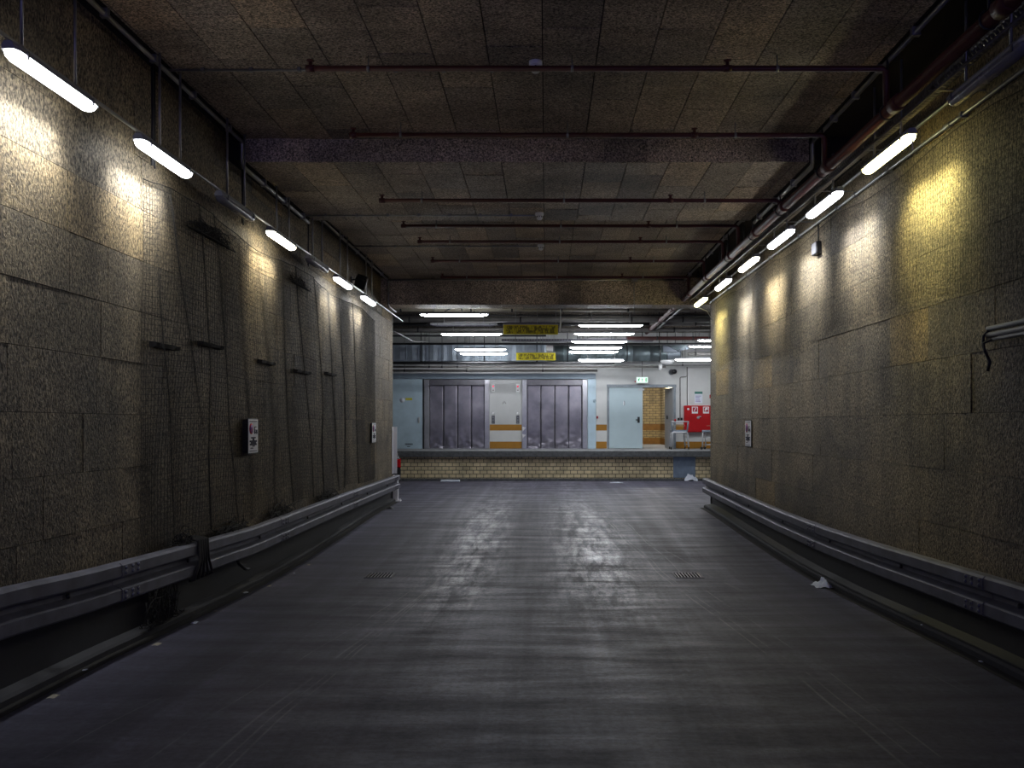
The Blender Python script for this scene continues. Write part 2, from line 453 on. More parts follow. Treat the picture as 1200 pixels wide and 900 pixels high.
ceil('ceiling_bay', 11.95, 18.0, 3.05, label='dark board ceiling of the far bay')
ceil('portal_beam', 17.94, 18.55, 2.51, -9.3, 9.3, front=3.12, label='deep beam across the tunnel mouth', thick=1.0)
mb = MB(); mb.box(-9.4, 9.4, 18.3, 28.8, E + 3.05, E + 3.25)
for d in (20.9, 23.4, 25.9): mb.box(-9.3, 9.3, d, d + .35, E + 2.86, E + 3.1)
struct(mb.build('ceiling_hall', M['ceil']), 'dark ceiling of the loading hall', 'ceiling')

# hall side walls
mb = MB()
mb.box(-9.4, WL - .3, DL - .35, DL, -.1, E + 3.2); mb.box(-9.5, -9.25, DL - .3, 28.7, -.1, E + 3.2)
struct(mb.build('wall_hall_left', M['paint_white']), 'white side wall of the loading hall behind the car', 'wall')
mb = MB()
mb.box(9.4, WR + .3, DR - .35, DR, -.1, E + 3.2); mb.box(9.5, 9.25, DR - .3, 28.7, -.1, E + 3.2)
struct(mb.build('wall_hall_right', M['paint_white']), 'white side wall of the loading hall beyond the hydrant', 'wall')

# back wall with its openings
DW = 28.5
zd = E - .8208                                   # top of the dock
def zr(y): return E + (497 - y) * DW / F
def xr(x): return (x - 640) * DW / F
mb = MB()
T = (DW, DW + .22)
zt = E + 3.2
for (a, b, z0, z1) in ((-9.3, xr(497.5), zd - .1, zt), (xr(573.5), xr(612), zd - .1, zr(444.5)), (xr(688), xr(711.5), zd - .1, zt), (xr(791.5), 9.3, zd - .1, zt),
                       (xr(497.5), xr(688), zr(444.5), zt), (xr(711.5), xr(791.5), zr(451), zt)):
    mb.cur = 1 if abs(a - xr(573.5)) < .01 else 0
    mb.box(a, b, *T, z0, z1)
struct(mb.build('wall_back', [M['paint_white'], M['paint_grey']]), 'white back wall of the loading dock', 'wall')
k = 3
for (a, b, mat, lab) in ((574, 611.5, 'band', 'pillar between the two lifts'), (698.5, 711, 'band', 'wall strip beside the pale door'), (792, 960, 'band', 'wall beyond the pale door')):
    for (ya, yb, wd) in ((497.5, 504.5, 'upper'), (517.5, 525.5, 'lower')):
        mb = MB(); mb.box(xr(a), xr(b), DW - .006, DW + .01, zr(yb), zr(ya))
        o = struct(mb.build('trim_%d' % k, M[mat]), '%s ochre painted band on the %s' % (wd, lab), 'painted band'); k += 1
mb = MB(); mb.box(xr(574), xr(611.5), DW - .004, DW + .01, zr(517.5), zr(504.5))
struct(mb.build('trim_%d' % k, M['paint_white']), 'white painted band between two ochre bands on the pillar', 'painted band')

# corridor behind the open door
mb = MB()
mb.cur = 0; mb.box(1.6, 5.1, 35.0, 35.2, zd - .1, zd + 2.5)
mb.cur = 1; mb.box(4.68, 4.9, 29.6, 35.0, zd - .1, zd + 2.5)
mb.cur = 2; mb.box(1.5, 1.7, 28.72, 35.1, zd - .1, zd + 2.5); mb.box(4.4, 5.0, 28.72, 28.8, zd - .1, zd + 2.5); mb.box(4.95, 5.1, 28.72, 29.8, zd - .1, zd + 2.5)
mb.cur = 3; mb.box(1.5, 5.1, 28.5, 35.2, zd - .15, zd - .001)
mb.cur = 2; mb.box(1.5, 5.1, 28.72, 35.2, zd + 2.40, zd + 2.6)
mb.cur = 4
for z0, z1 in ((.57, .82), (0, .26)):
    mb.box(1.7, 4.68, 34.99, 35.05, zd + z0, zd + z1)
    mb.box(4.672, 4.7, 29.6, 35.0, zd + z0, zd + z1)
M['band_dark'] = plain('brown_band', (.22, .10, .015), .5)
struct(mb.build('wall_corridor', [M['brick_x'], M['brick_y'], M['paint_white'], M['slab'], M['band_dark']]), 'yellow brick corridor wall seen through the open door', 'wall')

# ------------------------------------------------------------------ LOADING DOCK
t = thing('loading_dock', 'raised concrete loading dock with yellow brick front', 'loading dock', (0, 26.3, 0))
mb = MB(); mb.box(-9.2, 9.2, 26.2, 28.5, zd - .19, zd)
for i in range(1): pass
mb.build('dock_slab', M['slab'], t)
mb = MB(); mb.box(-9.2, 9.2, 26.185, 26.22, zd - .185, zd - .012, .006); mb.build('edge_beam', M['slab_edge'], t)
mb = MB(); mb.box(-9.2, 9.2, 26.42, 26.62, .05, zd - .18); mb.build('brick_face', M['brick'], t)
mb = MB(); mb.box(-9.2, 9.2, 26.30, 26.45, -.05, .10, .012); mb.build('base_kerb', M['slab_edge'], t)
mb = MB(); mb.box((789 - 640) * .0264, (815 - 640) * .0264, 26.405, 26.44, .12, zd - .20, .004)
for (x, z) in ((3.98, .2), (4.57, .2), (3.98, .7), (4.57, .7)): mb.lathe((x, 26.407, z), (0, -1, 0), [(0, .012), (.006, .010)], 8)
tag(mb.build('access_plate', M['plate_blue'], None, (4.28, 26.42, .4)), 'blue metal plate set in the yellow brick dock front', 'plate')

# ------------------------------------------------------------------ GUARD RAILS
RL = [(-3, -.985), (5.1, -.99), (6.1, -1.05), (8.1, -1.115), (9.6, -1.157), (11.5, -1.145), (14, -1.135), (19, -1.128)]
RR = [(-3, -1.06), (5.2, -1.09), (5.75, -1.104), (7.1, -1.14), (8.5, -1.18), (10, -1.205), (12, -1.20), (13.6, -1.175), (15.5, -1.14), (17.7, -1.108)]
WP = [(.085, 0.0), (.02, .004), (.0, .022), (.0, .10), (.012, .112), (.075, .138), (.075, .172), (.012, .198), (.0, .21), (.0, .288), (.02, .304), (.085, .31)]
def guard_rail(side, tab, Xf, Dend, seg, label):
    t = thing('guard_rail', label, 'guard rail', (Xf, 8, .3), None)
    d0 = -3.0
    edges = [-3.0] + [seg + 3.95 * i for i in range(0, 8) if seg + 3.95 * i < Dend - .5] + [Dend]
    for i, (a, b) in enumerate(zip(edges, edges[1:])):
        n = max(2, int((b - a) / .3)); secs = []
        e = .30 if i < len(edges) - 2 else 0
        for j in range(n + 1):
            d = a + (b + e - a) * j / n; z = E + lerp_tab(tab, d); off = .006 * (1 - j / n) if e or i else 0
            secs.append([(Xf + side * (p + .006 - off), d, z - q) for p, q in WP])
        mb = MB(); mb.sweep(secs)
        # bolts at the lap joint and along the valley
        for dd in ([b + .05, b + .16, b + .25] if e else []):
            for q in (.04, .08, .23, .27):
                z = E + lerp_tab(tab, dd) - q
                mb.lathe((Xf, dd, z), (-side, 0, 0), [(-.004, .016), (.008, .014), (.012, .006)], 8)
        o = mb.build('rail_segment', M['galv'], t)
        sol = o.modifiers.new('thickness', 'SOLIDIFY'); sol.thickness = .004
    d = -2.0
    while d < Dend:
        z = E + lerp_tab(tab, d)
        mb = MB(); X1 = (WL if side < 0 else WR) - side * .001
        mb.box(Xf + side * .08, X1 + side * .03, d - .05, d + .05, z - .25, z - .06, .006)
        mb.build('spacer_bracket', M['galv_dark'], t)
        mb = MB()
        mb.lathe((Xf + side * .07, d, z - .155), (-side, 0, 0), [(0, .02), (.014, .017), (.018, .008)], 8)
        mb.build('bolt', M['steel_dark'], t)
        d += 1.98
    return t
tl = guard_rail(-1, RL, -3.25, 19.05, 6.55, 'galvanised guard rail running along the wall with the large net')
tr = guard_rail(1, RR, 3.22, 17.62, 6.3, 'galvanised guard rail on the wall with the three stub pipes')
mb = MB(); mb.box(-3.36, -3.50, 19.33, 19.45, .0, .62, .005); mb.box(-3.30, -3.56, 19.30, 19.50, .0, .055, .004)
for yy in (19.32, 19.48):
    mb.lathe((-3.33, yy, .05), (0, 0, 1), [(0, .016), (.03, .016)], 6)
tag(mb.build('rail_post', M['sign_white'], None, (-3.43, 19.4, 0)), 'short pale steel post on a bolted foot under the far end of the guard rail', 'post')
mb = MB()
mb.prism([(-3.455, 19.30), (-3.375, 19.30), (-3.375, 19.325), (-3.50, 19.345), (-3.50, 19.325)], 'z', E - 1.12, E - .06)
mb.box(-3.46, -3.452, 19.14, 19.32, E - 1.12, E - .06)
tag(mb.build('corner_guard', M['sign_white'], None, (-3.44, 19.3, E - 1.12)), 'tall white corner guard strip on the end of the netted wall', 'corner guard')

# ------------------------------------------------------------------ WALL LAMPS
def diffuser_mesh(L, r=.052, down=.022, tp=1.0):
    if tp > 1.5: r, down = .046, .012
    secs = []
    prof = [(-L / 2, .10), (-L / 2 + .012 * tp, .55), (-L / 2 + .035 * tp, .85), (-L / 2 + .07 * tp, 1.0), (L / 2 - .07 * tp, 1.0), (L / 2 - .035 * tp, .85), (L / 2 - .012 * tp, .55), (L / 2, .10)]
    for y, k in prof:
        ring = []
        for j in range(9):
            an = math.pi * j / 8
            ring.append((math.cos(an) * r * (.35 + .65 * k), y, -math.sin(an) * (r * .75) * k - down * k))
        ring = [(r * (.35 + .65 * k), y, 0)] + ring + [(-r * (.35 + .65 * k), y, 0)]
        secs.append(ring)
    mb = MB(); mb.sm = True; mb.sweep(secs, closed=False, cap=False); mb.sm = False
    mb.add([s[0] for s in secs] + [s[-1] for s in secs], [(i, i + 1, len(secs) + i + 1, len(secs) + i) for i in range(len(secs) - 1)])
    return mb
def housing_mesh(L, r=.055):
    secs = []
    for y, k in ((-L / 2 - .012, .7), (-L / 2 + .03, 1), (L / 2 - .03, 1), (L / 2 + .012, .7)):
        secs.append([(-r * k, y, -.006), (-r * k, y, .014), (-r * .6 * k, y, .042), (r * .6 * k, y, .042), (r * k, y, .014), (r * k, y, -.006)])
    return MB().sweep(secs, closed=True, cap=True)
def lamp(name, label, loc, L, mat, ztop, group, rods, axis='y', rod_mat='conduit', cable=None, notch=1, cat='lamp'):
    t = thing(name, label, cat, loc, group)
    def rot(mb):
        if axis == 'x': mb.v = [(v[1], v[0], v[2]) for v in mb.v]
        mb.v = [tuple(Vector(v) + Vector(loc)) for v in mb.v]; return mb
    rot(housing_mesh(L)).build('housing', M['housing'], t)
    rot(diffuser_mesh(L, tp=2.2 if axis == 'x' else 1.0)).build('diffuser', mat, t)
    for s_ in (-1, 1):                                   # clips that hold the diffuser
        mb = MB()
        if axis == 'y': mb.box(notch * .054, notch * .062, s_ * (L / 2 - .10) - .008, s_ * (L / 2 - .10) + .008, -.03, .02)
        else: mb.box(-.062, -.054, s_ * (L / 2 - .16) - .008, s_ * (L / 2 - .16) + .008, -.03, .02)
        if axis == 'x': mb.v = [(v[1], v[0], v[2]) for v in mb.v]
        mb.v = [tuple(Vector(v) + Vector(loc)) for v in mb.v]
        mb.build('clip', M['galv_dark'], t)
    for k in rods:
        mb = MB(); p = Vector(loc) + (Vector((0, k, .04)) if axis == 'y' else Vector((k, 0, .04)))
        if ztop - loc[2] < .08: continue
        mb.tube([p, (p.x, p.y, ztop)], .011, 6); mb.lathe(p, (0, 0, 1), [(0, .022), (.02, .018)], 8)
        mb.build('hanger_rod', M[rod_mat], t)
    if cable:
        mb = MB(); mb.tube([Vector(loc) + Vector(c) for c in cable], .006, 6); mb.build('cable', M['white_plastic'], t)
    return t
def beam(t, side, tint, L):
    li = bpy.data.lights.new('lamp_beam', 'AREA'); li.shape = 'RECTANGLE'; li.size = .085; li.size_y = L - .12
    li.energy = BEAM * (.66 if side < 0 else 1.05); li.color = TINT[tint]; li.spread = math.radians(78)
    o = bpy.data.objects.new('lamp_beam', li); COL.objects.link(o); o.parent = t
    o.location = (side * .03, 0, -.072); o.rotation_euler = (0, math.radians((-28 if side < 0 else -36) * side), 0)
def ctop(d): return E + (3.13 if d < 9.33 else 2.88 if d < 12.0 else 3.07 if d < 17.9 else 2.53)
LX, LZ = -3.24, E + .70 * 3.24
left = [(5.67, 'white', 'brightest near tube lamp above the bare boards of the netted wall, first of its row', (.25, -.35)),
        (7.32, 'white', 'second lit tube lamp on the netted wall, over the edge of the net', (-.1, .3)),
        (9.00, None, 'unlit tube lamp between the second and third lit ones on the netted wall', (-.25, .25)),
        (10.55, 'warm', 'third lit tube lamp on the netted wall, above the low ceiling band', (-.2, .3)),
        (12.20, None, 'unlit tube lamp deeper along the netted wall, past the third lit one', (-.25, .25)),
        (13.74, 'white', 'lit tube lamp just before the black floodlight on the netted wall', (-.2, .3)),
        (15.7, 'white', 'last lit tube lamp on the netted wall, past the black floodlight', (-.2, .3))]
for d, tint, lab, rods in left:
    d *= .991
    t = lamp('tube_lamp', lab, (LX, d, LZ), .95, M['unlit'] if tint is None else M['lamp_' + tint], ctop(d), 'tube lamps along the netted wall', rods, notch=1)
    if tint: beam(t, -1, tint, .95)
RX, RZ = 3.05, E + 2.425
right = [(5.80, None, 'unlit tube lamp nearest on the pipe side, beside the red main', (-.3, .3), None),
         (7.50, 'yellow', 'nearest lit tube lamp on the pipe side, with loose wire dangling over a yellow glow', (-.3, .3), [(0, -.47, 0), (.0, -.52, -.05), (-.015, -.56, -.16)]),
         (9.22, 'white', 'second lit tube lamp from the front on the pipe side, above the small wall box', (-.3, .3), None),
         (10.92, 'white', 'third lit tube lamp from the front on the pipe side', (-.3, .3), None),
         (12.65, 'warm', 'fourth lit tube lamp from the front on the pipe side', (-.3, .3), None),
         (14.47, 'white', 'fifth lit tube lamp from the front on the pipe side', (-.3, .3), None),
         (16.55, 'yellow', 'last lit tube lamp on the pipe side, at the corner with a looping wire', (-.3, .3), [(0, .45, 0), (.05, .55, -.05), (.25, .7, -.1), (.4, .8, -.3)])]
for d, tint, lab, rods, cab in right:
    d *= 1.017
    t = lamp('tube_lamp', lab, (RX, d, RZ), 1.03, M['unlit'] if tint is None else M['lamp_' + tint], ctop(d), 'tube lamps along the pipe side', rods, notch=-1, cable=cab)
    if tint: beam(t, 1, tint, 1.03)

# hall lamps: (x0, x1, y, D, lit, label)
hl = [(492, 572, 371, 18.9, 1, 'frontmost long lit batten lamp hanging in the hall above the lift with the stickered door'),
      (505, 582, 383, 20.3, 0, 'unlit batten lamp between the two highest lit ones on the stickered door side'),
      (517, 588, 393.5, 22.1, 1, 'lit batten lamp beside the nearer yellow sign, second of its row'),
      (533, 593, 411, 25.7, 1, 'lit batten lamp in front of the bright zinc duct, upper of a close pair'),
      (539, 595, 416, 26.4, 1, 'lit batten lamp in front of the bright zinc duct, lower of a close pair'),
      (678, 753, 383.5, 20.3, 1, 'topmost of the six stacked lit batten lamps in the hall, widest of them'),
      (673, 743, 393, 22.1, 1, 'second from the top of the six stacked lit batten lamps in the hall'),
      (670, 735, 402, 24.2, 1, 'third from the top of the six stacked lit batten lamps in the hall'),
      (667.5, 729, 409, 25.6, 1, 'fourth from the top of the six stacked lit batten lamps in the hall'),
      (667, 724, 414, 26.3, 1, 'fifth from the top of the six stacked lit batten lamps in the hall'),
      (678, 731, 424, 26.1, 1, 'lowest of the six stacked lit batten lamps in the hall'),
      (818, 883, 400.5, 23.7, 1, 'upper lit batten lamp cut off by the corner of the pipe side wall'),
      (807, 868, 407.5, 25.6, 1, 'lower lit batten lamp cut off by the corner of the pipe side wall'),
      (791, 850, 423, 26.0, 1, 'lit batten lamp low over the fire hose cabinet')]
for x0, x1, y, D, lit, lab in hl:
    L = (x1 - x0) * D / F; c = P((x0 + x1) / 2, y, D)
    lamp('batten_lamp', lab, (c.x, D, c.z + .05), L, M['lamp_hall'] if lit else M['unlit'], E + 3.06, 'batten lamps in the loading hall', (-L * .3, L * .3), axis='x')

# ------------------------------------------------------------------ PIPES AND CONDUITS
def clip_tag(mb, name, mat, label, cat, origin, group=None):
    return tag(mb.build(name, M[mat], None, origin), label, cat, group)
mb = MB(); cx = -3.31
mb.tube([(cx, -3, E + 3.075), (cx, 9.26, E + 3.075), (cx, 9.29, E + 3.04), (cx, 9.29, E + 2.84), (cx, 9.33, E + 2.81), (cx, 11.9, E + 2.81)], .020, 8)
for d in [0, 1.6, 3.2, 4.8, 6.4, 7.2, 8.0, 8.9, 10, 10.8, 11.6]:
    z = 3.075 if d < 9.3 else 2.81; mb.box(cx - .03, cx + .03, d - .02, d + .02, E + z - .026, ctop(d) - .015)
clip_tag(mb, 'conduit', 'conduit', 'grey conduit under the near ceiling along the netted wall', 'conduit', (cx, 5, E + 3))
mb = MB()
mb.tube([(cx, 12.05, E + 3.02), (cx, 17.85, E + 3.02), (cx, 17.89, E + 2.98), (cx, 17.89, E + 2.5), (cx, 17.95, E + 2.47), (cx, 18.8, E + 2.47)], .020, 8)
for d in [12.6, 13.8, 15, 16.2, 17.2]: mb.box(cx - .03, cx + .03, d - .02, d + .02, E + 2.995, ctop(d) - .015)
clip_tag(mb, 'conduit', 'conduit', 'grey conduit under the far ceiling bay along the netted wall', 'conduit', (cx, 15, E + 3))
mb = MB(); mb.tube([(-3.24, -3, LZ + .058), (-3.24, 19.25, LZ + .058)], .014, 8)
clip_tag(mb, 'conduit', 'conduit', 'thin conduit linking the tops of the lamps on the netted wall', 'conduit', (-3.2, 8, LZ))
mb = MB(); cx = 2.9
mb.tube([(cx, -3, E + 3.075), (cx, 9.26, E + 3.075), (cx, 9.29, E + 3.04), (cx, 9.29, E + 2.84), (cx, 9.33, E + 2.81), (cx, 11.9, E + 2.81)], .022, 8)
for d in [0, 1.6, 3.2, 4.8, 6.0, 6.7, 7.4, 8.0, 8.6, 10, 10.8, 11.6]:
    z = 3.075 if d < 9.3 else 2.81; mb.box(cx - .035, cx + .035, d - .02, d + .02, E + z - .028, ctop(d) - .015)
clip_tag(mb, 'conduit', 'conduit', 'grey conduit under the near ceiling above the red pipe main', 'conduit', (cx, 5, E + 3))
mb = MB(); mb.tube([(cx, 12.05, E + 3.02), (cx, 17.9, E + 3.02)], .022, 8)
for d in [12.6, 13.8, 15, 16.2, 17.2]: mb.box(cx - .035, cx + .035, d - .02, d + .02, E + 2.99, ctop(d) - .015)
clip_tag(mb, 'conduit', 'conduit', 'grey conduit under the far ceiling bay above the red pipe main', 'conduit', (cx, 15, E + 3))
mb = MB(); zc = E + 2.535
mb.tube([(3.415, -3, zc), (3.415, 17.85, zc)], .018, 8)
for i in range(14):
    d = -2 + 1.5 * i; mb.box(3.39, 3.46, d - .02, d + .02, zc - .024, zc + .024)
for d in (7.2, 9.4): mb.tube([(3.415, d, zc), (3.415, d + .1, zc)], .026, 8)
clip_tag(mb, 'conduit', 'conduit', 'pale conduit clipped along the board wall behind the pipe side lamps', 'conduit', (3.415, 8, zc))

# red sprinkler main
t = thing('sprinkler_main', 'thick dark red sprinkler pipe hung along the ceiling edge above the pipe side lamps', 'pipe', (2.88, 8, E + 2.63))
mb = MB(); mb.tube([(2.88, -3, E + 2.63), (2.88, 24.5, E + 2.62)], .055, 12)
mb.build('pipe', M['red_pipe'], t)
for d in (1, 3.2, 5.35, 7.0, 8.7, 10.3, 11.7, 13.3, 15.2, 17.1, 19.3, 21.5, 23.5):
    mb = MB(); mb.tube([(2.88, d - .07, E + 2.63), (2.88, d + .07, E + 2.63)], .068, 12); mb.build('coupling', M['red_pipe'], t)
    top = ctop(d) if d < 18.6 else E + 3.06
    mb = MB(); mb.tube([(2.88, d + .2, E + 2.68), (2.88, d + .2, top)], .010, 6); mb.tube([(2.88 + math.cos(a) * .064, d + .2, E + 2.63 + math.sin(a) * .064) for a in [i * math.pi / 6 for i in range(13)]], .007, 5)
    mb.build('hanger', M['steel_dark'], t)
# flexible corrugated conduit beneath it
mb = MB()
pts = []; rr = []
d = -3.0
while d < 23.6:
    for q, r_ in ((0, .060), (.020, .060), (.027, .047), (.044, .047)):
        pts.append((3.12, d + q, E + 2.70 - .015 * math.sin(d * 1.9))); rr.append(r_)
    d += .052
mb.tube(pts, rr, 9)
clip_tag(mb, 'corrugated_conduit', 'conduit', 'ribbed metal conduit running beside the red sprinkler pipe', 'conduit', (3.1, 8, E + 2.68))
mb = MB()
mb.tube([(3.32, -3, E + 2.66), (3.32, 17.88, E + 2.66)], .018, 8); mb.tube([(3.03, -3, E + 2.60), (3.03, 23.8, E + 2.60)], .012, 8)
for i in range(14):
    d = -2 + 1.45 * i; mb.box(3.0, 3.45, d - .012, d + .012, E + 2.615, E + 2.623)
clip_tag(mb, 'cable_run', 'conduit', 'pair of thin conduits on brackets under the ribbed metal conduit', 'conduit', (3.2, 8, E + 2.6))

# sprinkler branch lines
def branch(D, z, x0, label, det=None):
    t = thing('sprinkler_branch', label, 'sprinkler pipe', (0, D, E + z), 'sprinkler branches under the ceiling')
    top = ctop(D)
    mb = MB(); mb.tube([(x0, D, E + z), (2.84, D, E + z), (2.87, D, E + z - .03), (2.87, D, E + 2.64)], .024, 10); mb.build('pipe', M['red_pipe'], t)
    for x in (x0 + .01, 1.53):
        mb = MB(); mb.tube([(x, D, E + z), (x, D, E + z + .055)], .016, 8); mb.lathe((x, D, E + z + .055), (0, 0, 1), [(0, .018), (.008, .034), (.013, .034), (.018, .012)], 10)
        mb.tube([(x - .035, D, E + z), (x + .035, D, E + z)], .030, 10)
        mb.build('sprinkler_head', M['red_pipe'], t)
    for x in (x0 + .5, .22, 1.95):
        mb = MB(); mb.tube([(x, D, E + z - .028), (x, D, top - .02)], .006, 6); mb.tube([(x - .012, D, E + z), (x + .012, D, E + z)], .028, 10)
        mb.build('hanger', M['conduit'], t)
ords = ['nearest red sprinkler branch across the ceiling, longest in view', 'red sprinkler branch just before the lower ceiling band', 'red sprinkler branch beneath the lower ceiling band',
        'first red sprinkler branch beyond the lower ceiling band', 'second red sprinkler branch beyond the lower ceiling band', 'third red sprinkler branch beyond the lower ceiling band', 'farthest red sprinkler branch, close to the deep portal beam']
for (D, z, x0), lab in zip(((7.2, 3.0, -2.0), (8.8, 2.98, -2.0), (10.5, 2.75, -2.03), (12.75, 2.96, -2.14), (13.85, 2.96, -2.06), (15.5, 2.96, -2.07), (17.2, 2.96, -2.1)), ords):
    branch(D, z, x0, lab)

# detectors and the conduits that feed them
for (D, z, lab) in ((7.32, 3.115, 'white ceiling detector near the first red branch'), (11.55, 2.865, 'white ceiling detector under the lower ceiling band'), (14.5, 3.055, 'white ceiling detector in the far ceiling bay')):
    c = (-.09, D, E + z)
    t = thing('detector', lab, 'detector', c, 'ceiling detectors')
    mb = MB(); mb.lathe((c[0], D, E + z), (0, 0, -1), [(0, .058), (.035, .058), (.045, .05)], 18); mb.build('base', M['white_plastic'], t)
    mb = MB(); mb.lathe((c[0], D, E + z - .045), (0, 0, -1), [(0, .044), (.035, .040), (.055, .028), (.058, .01)], 18); mb.build('sensor_head', M['white_plastic'], t)
    mb = MB()
    for a in range(8):
        an = a * math.pi / 4; mb.box(c[0] + math.cos(an) * .042 - .006, c[0] + math.cos(an) * .042 + .006, D + math.sin(an) * .042 - .006, D + math.sin(an) * .042 + .006, E + z - .072, E + z - .054)
    mb.build('vent_slots', M['black'], t)
for (D, z, x0, lab) in ((7.45, 3.09, -3.31, 'thin conduit feeding the nearest ceiling detector'), (11.6, 2.835, -3.31, 'thin conduit feeding the detector under the lower ceiling band'), (14.55, 3.03, -3.31, 'thin conduit feeding the far bay detector')):
    mb = MB(); mb.tube([(x0, D, E + z), (-.2, D, E + z), (-.1, D, E + z)], .011, 6)
    for i in range(7): mb.box(x0 + .3 + i * .42, x0 + .33 + i * .42, D - .018, D + .018, E + z - .016, E + z + .024)
    clip_tag(mb, 'conduit', 'conduit', lab, 'conduit', (-1.7, D, E + z))
mb = MB(); mb.tube([(-3.3, 17.75, E + 3.0), (2.85, 17.75, E + 3.0)], .018, 8); mb.box(1.78, 1.90, 17.68, 17.8, E + 2.96, E + 3.05)
mb.tube([(1.84, 17.85, E + 2.96), (1.84, 17.85, E + 2.3)], .010, 6)
clip_tag(mb, 'conduit', 'conduit', 'grey conduit with junction box across the top of the deep portal beam', 'conduit', (0, 17.75, E + 3))

# vertical drops beside the lamps on the netted wall
for (d, x, z0, z1, lab) in ((7.32, -3.38, LZ - .05, 3.1, 'dark cable dropping down the boards beside the second netted wall lamp'), (9.55, -3.40, LZ - .02, 2.85, 'dark cable pair dropping just past the step in the ceiling'), (12.2, -3.40, LZ, 3.05, 'grey cable dropping at the far step of the ceiling')):
    mb = MB(); mb.tube([(x, d, E + z1), (x, d + .01, (E + z1 + z0) / 2), (x, d, z0)], .012, 6); mb.tube([(x - .02, d + .09, E + z1), (x - .02, d + .09, z0)], .009, 6)
    clip_tag(mb, 'drop_cable', 'steel_dark', lab, 'cable', (x, d, z0))

# ------------------------------------------------------------------ NETTING
def net(name, label, side, X, D0, D1, z0fn, z1fn, du, dz, r, folds, seed):
    rng = random.Random(seed); mb = MB()
    nz = int((z1fn(D0) - z0fn(D0)) / dz)
    def pt(u, k):
        s_ = k / nz; zt, zb = z1fn(u), z0fn(u); z = zt + (zb - zt) * s_
        uu = u; out = .022
        for (c, w, a, sl) in folds:
            cc_ = c + sl * s_ + .07 * math.sin(5 * s_ + c * 3)
            q = (u - cc_) / w
            g = math.exp(-q * q); uu -= a * w * q * g; out += .085 * g * (.3 + .7 * min(1, s_ * 2)) * a
        out += .012 * mnoise.noise(Vector((u * 1.7, z * 1.3, seed)))
        uu += .02 * mnoise.noise(Vector((u * 3, z * 2, seed + 5)))
        z += .025 * mnoise.noise(Vector((u * 1.2, z * 2.2, seed + 9)))
        return (X - side * max(.004, out), uu, E + z)
    nu = int((D1 - D0) / du)
    for i in range(nu + 1):
        u = D0 + (D1 - D0) * i / nu
        mb.tube([pt(u, k) for k in range(0, nz + 1, 2)], r, 3, False)
    for k in range(nz + 1):
        mb.tube([pt(D0 + (D1 - D0) * i / nu, k) for i in range(0, nu + 1)], r * (3 if k == 0 else 1), 3, False)
    return mb
folds = []
rg = random.Random(4)
for c in (7.55, 7.9, 8.35, 8.8, 9.5, 10.2, 10.9, 11.7, 12.5, 13.3, 14.2, 15.1):
    folds.append((c + rg.uniform(-.1, .1), rg.uniform(.16, .34), rg.uniform(.70, 1.0) if c < 9 or rg.random() < .6 else .45, rg.uniform(.1, .7)))
t = thing('safety_net', 'large black safety net draped in folds down the board wall, snagged on the guard rail', 'net', (-3.4, 10, .8))
zlow = lambda u: -1.08 - .03 * math.sin(u * 2)
ztop_ = lambda u: 2.12 + .05 * math.sin(u * 1.7)
net('netting', '', -1, WL + .0, 7.25, 17.2, zlow, ztop_, .036, .05, .0019, folds, 3).build('netting', M['net'], t)
def tangle(c, s, n, seed, r=.004):
    rng = random.Random(seed); mb = MB()
    for _ in range(n):
        p = Vector((rng.gauss(0, .4), rng.gauss(0, .4), abs(rng.gauss(0, .45)))); pts = []
        v = Vector((rng.gauss(0, 1), rng.gauss(0, 1), rng.gauss(0, 1)))
        for k in range(14):
            v += Vector((rng.gauss(0, .7), rng.gauss(0, .7), rng.gauss(0, .7))) - p * .9
            p = p + v.normalized() * .16
            pts.append((c[0] + max(-.9, min(.9, p.x)) * s[0], c[1] + p.y * s[1], c[2] + max(0, p.z) * s[2]))
        mb.tube(pts, r, 4, False)
    return mb
for (c, s, n, sd) in (((-3.38, 9.1, E - 1.16), (.06, .55, .13), 90, 1), ((-3.38, 10.9, E - 1.17), (.06, .6, .16), 100, 2), ((-3.36, 13.2, E - 1.15), (.06, .6, .14), 70, 5), ((-3.36, 7.9, E - 1.1), (.07, .2, .12), 50, 3)):
    tangle(c, s, n, sd).build('net_heap', M['net'], t)
for (c, s, n, sd) in (((-3.435, 8.75, E + 1.90), (.025, .60, .16), 110, 31), ((-3.435, 11.9, E + 1.93), (.025, .45, .13), 70, 32)):
    tangle(c, s, n, sd, .0035).build('net_heap', M['net'], t)
mb = MB()
for q in range(5):                                   # strands strapped round the rail
    d = 7.95 + q * .05; z = E + lerp_tab(RL, d)
    mb.tube([(-3.36, d, z + .05), (-3.24, d + .01, z + .02), (-3.235, d + .03, z - .16), (-3.235, d + .06 * (q - 2), z - .32), (-3.34, d + .05, z - .36)], .012, 6)
mb.build('strap', M['net'], t)
tangle((-3.40, 7.55, fz(7.5) + .10), (.10, .32, .42), 90, 8, .0035).build('net_heap', M['net'], t)

folds2 = [(6.4, .3, .4, .2), (8.1, .3, .5, .2), (9.9, .3, .5, .1), (11.8, .3, .5, .2), (14, .4, .5, .1)]
mb = net('netting', '', 1, WR, 5.8, 17.2, lambda u: 1.02 + .1 * math.sin(u * .9), lambda u: 2.42 + .04 * math.sin(u * 2.0), .045, .05, .0013, folds2, 11)
tag(mb.build('bird_net', M['net'], None, (3.42, 11, E + 1.6)), 'fine dark net stretched over the top of the board wall under the pipe side lamps', 'net')
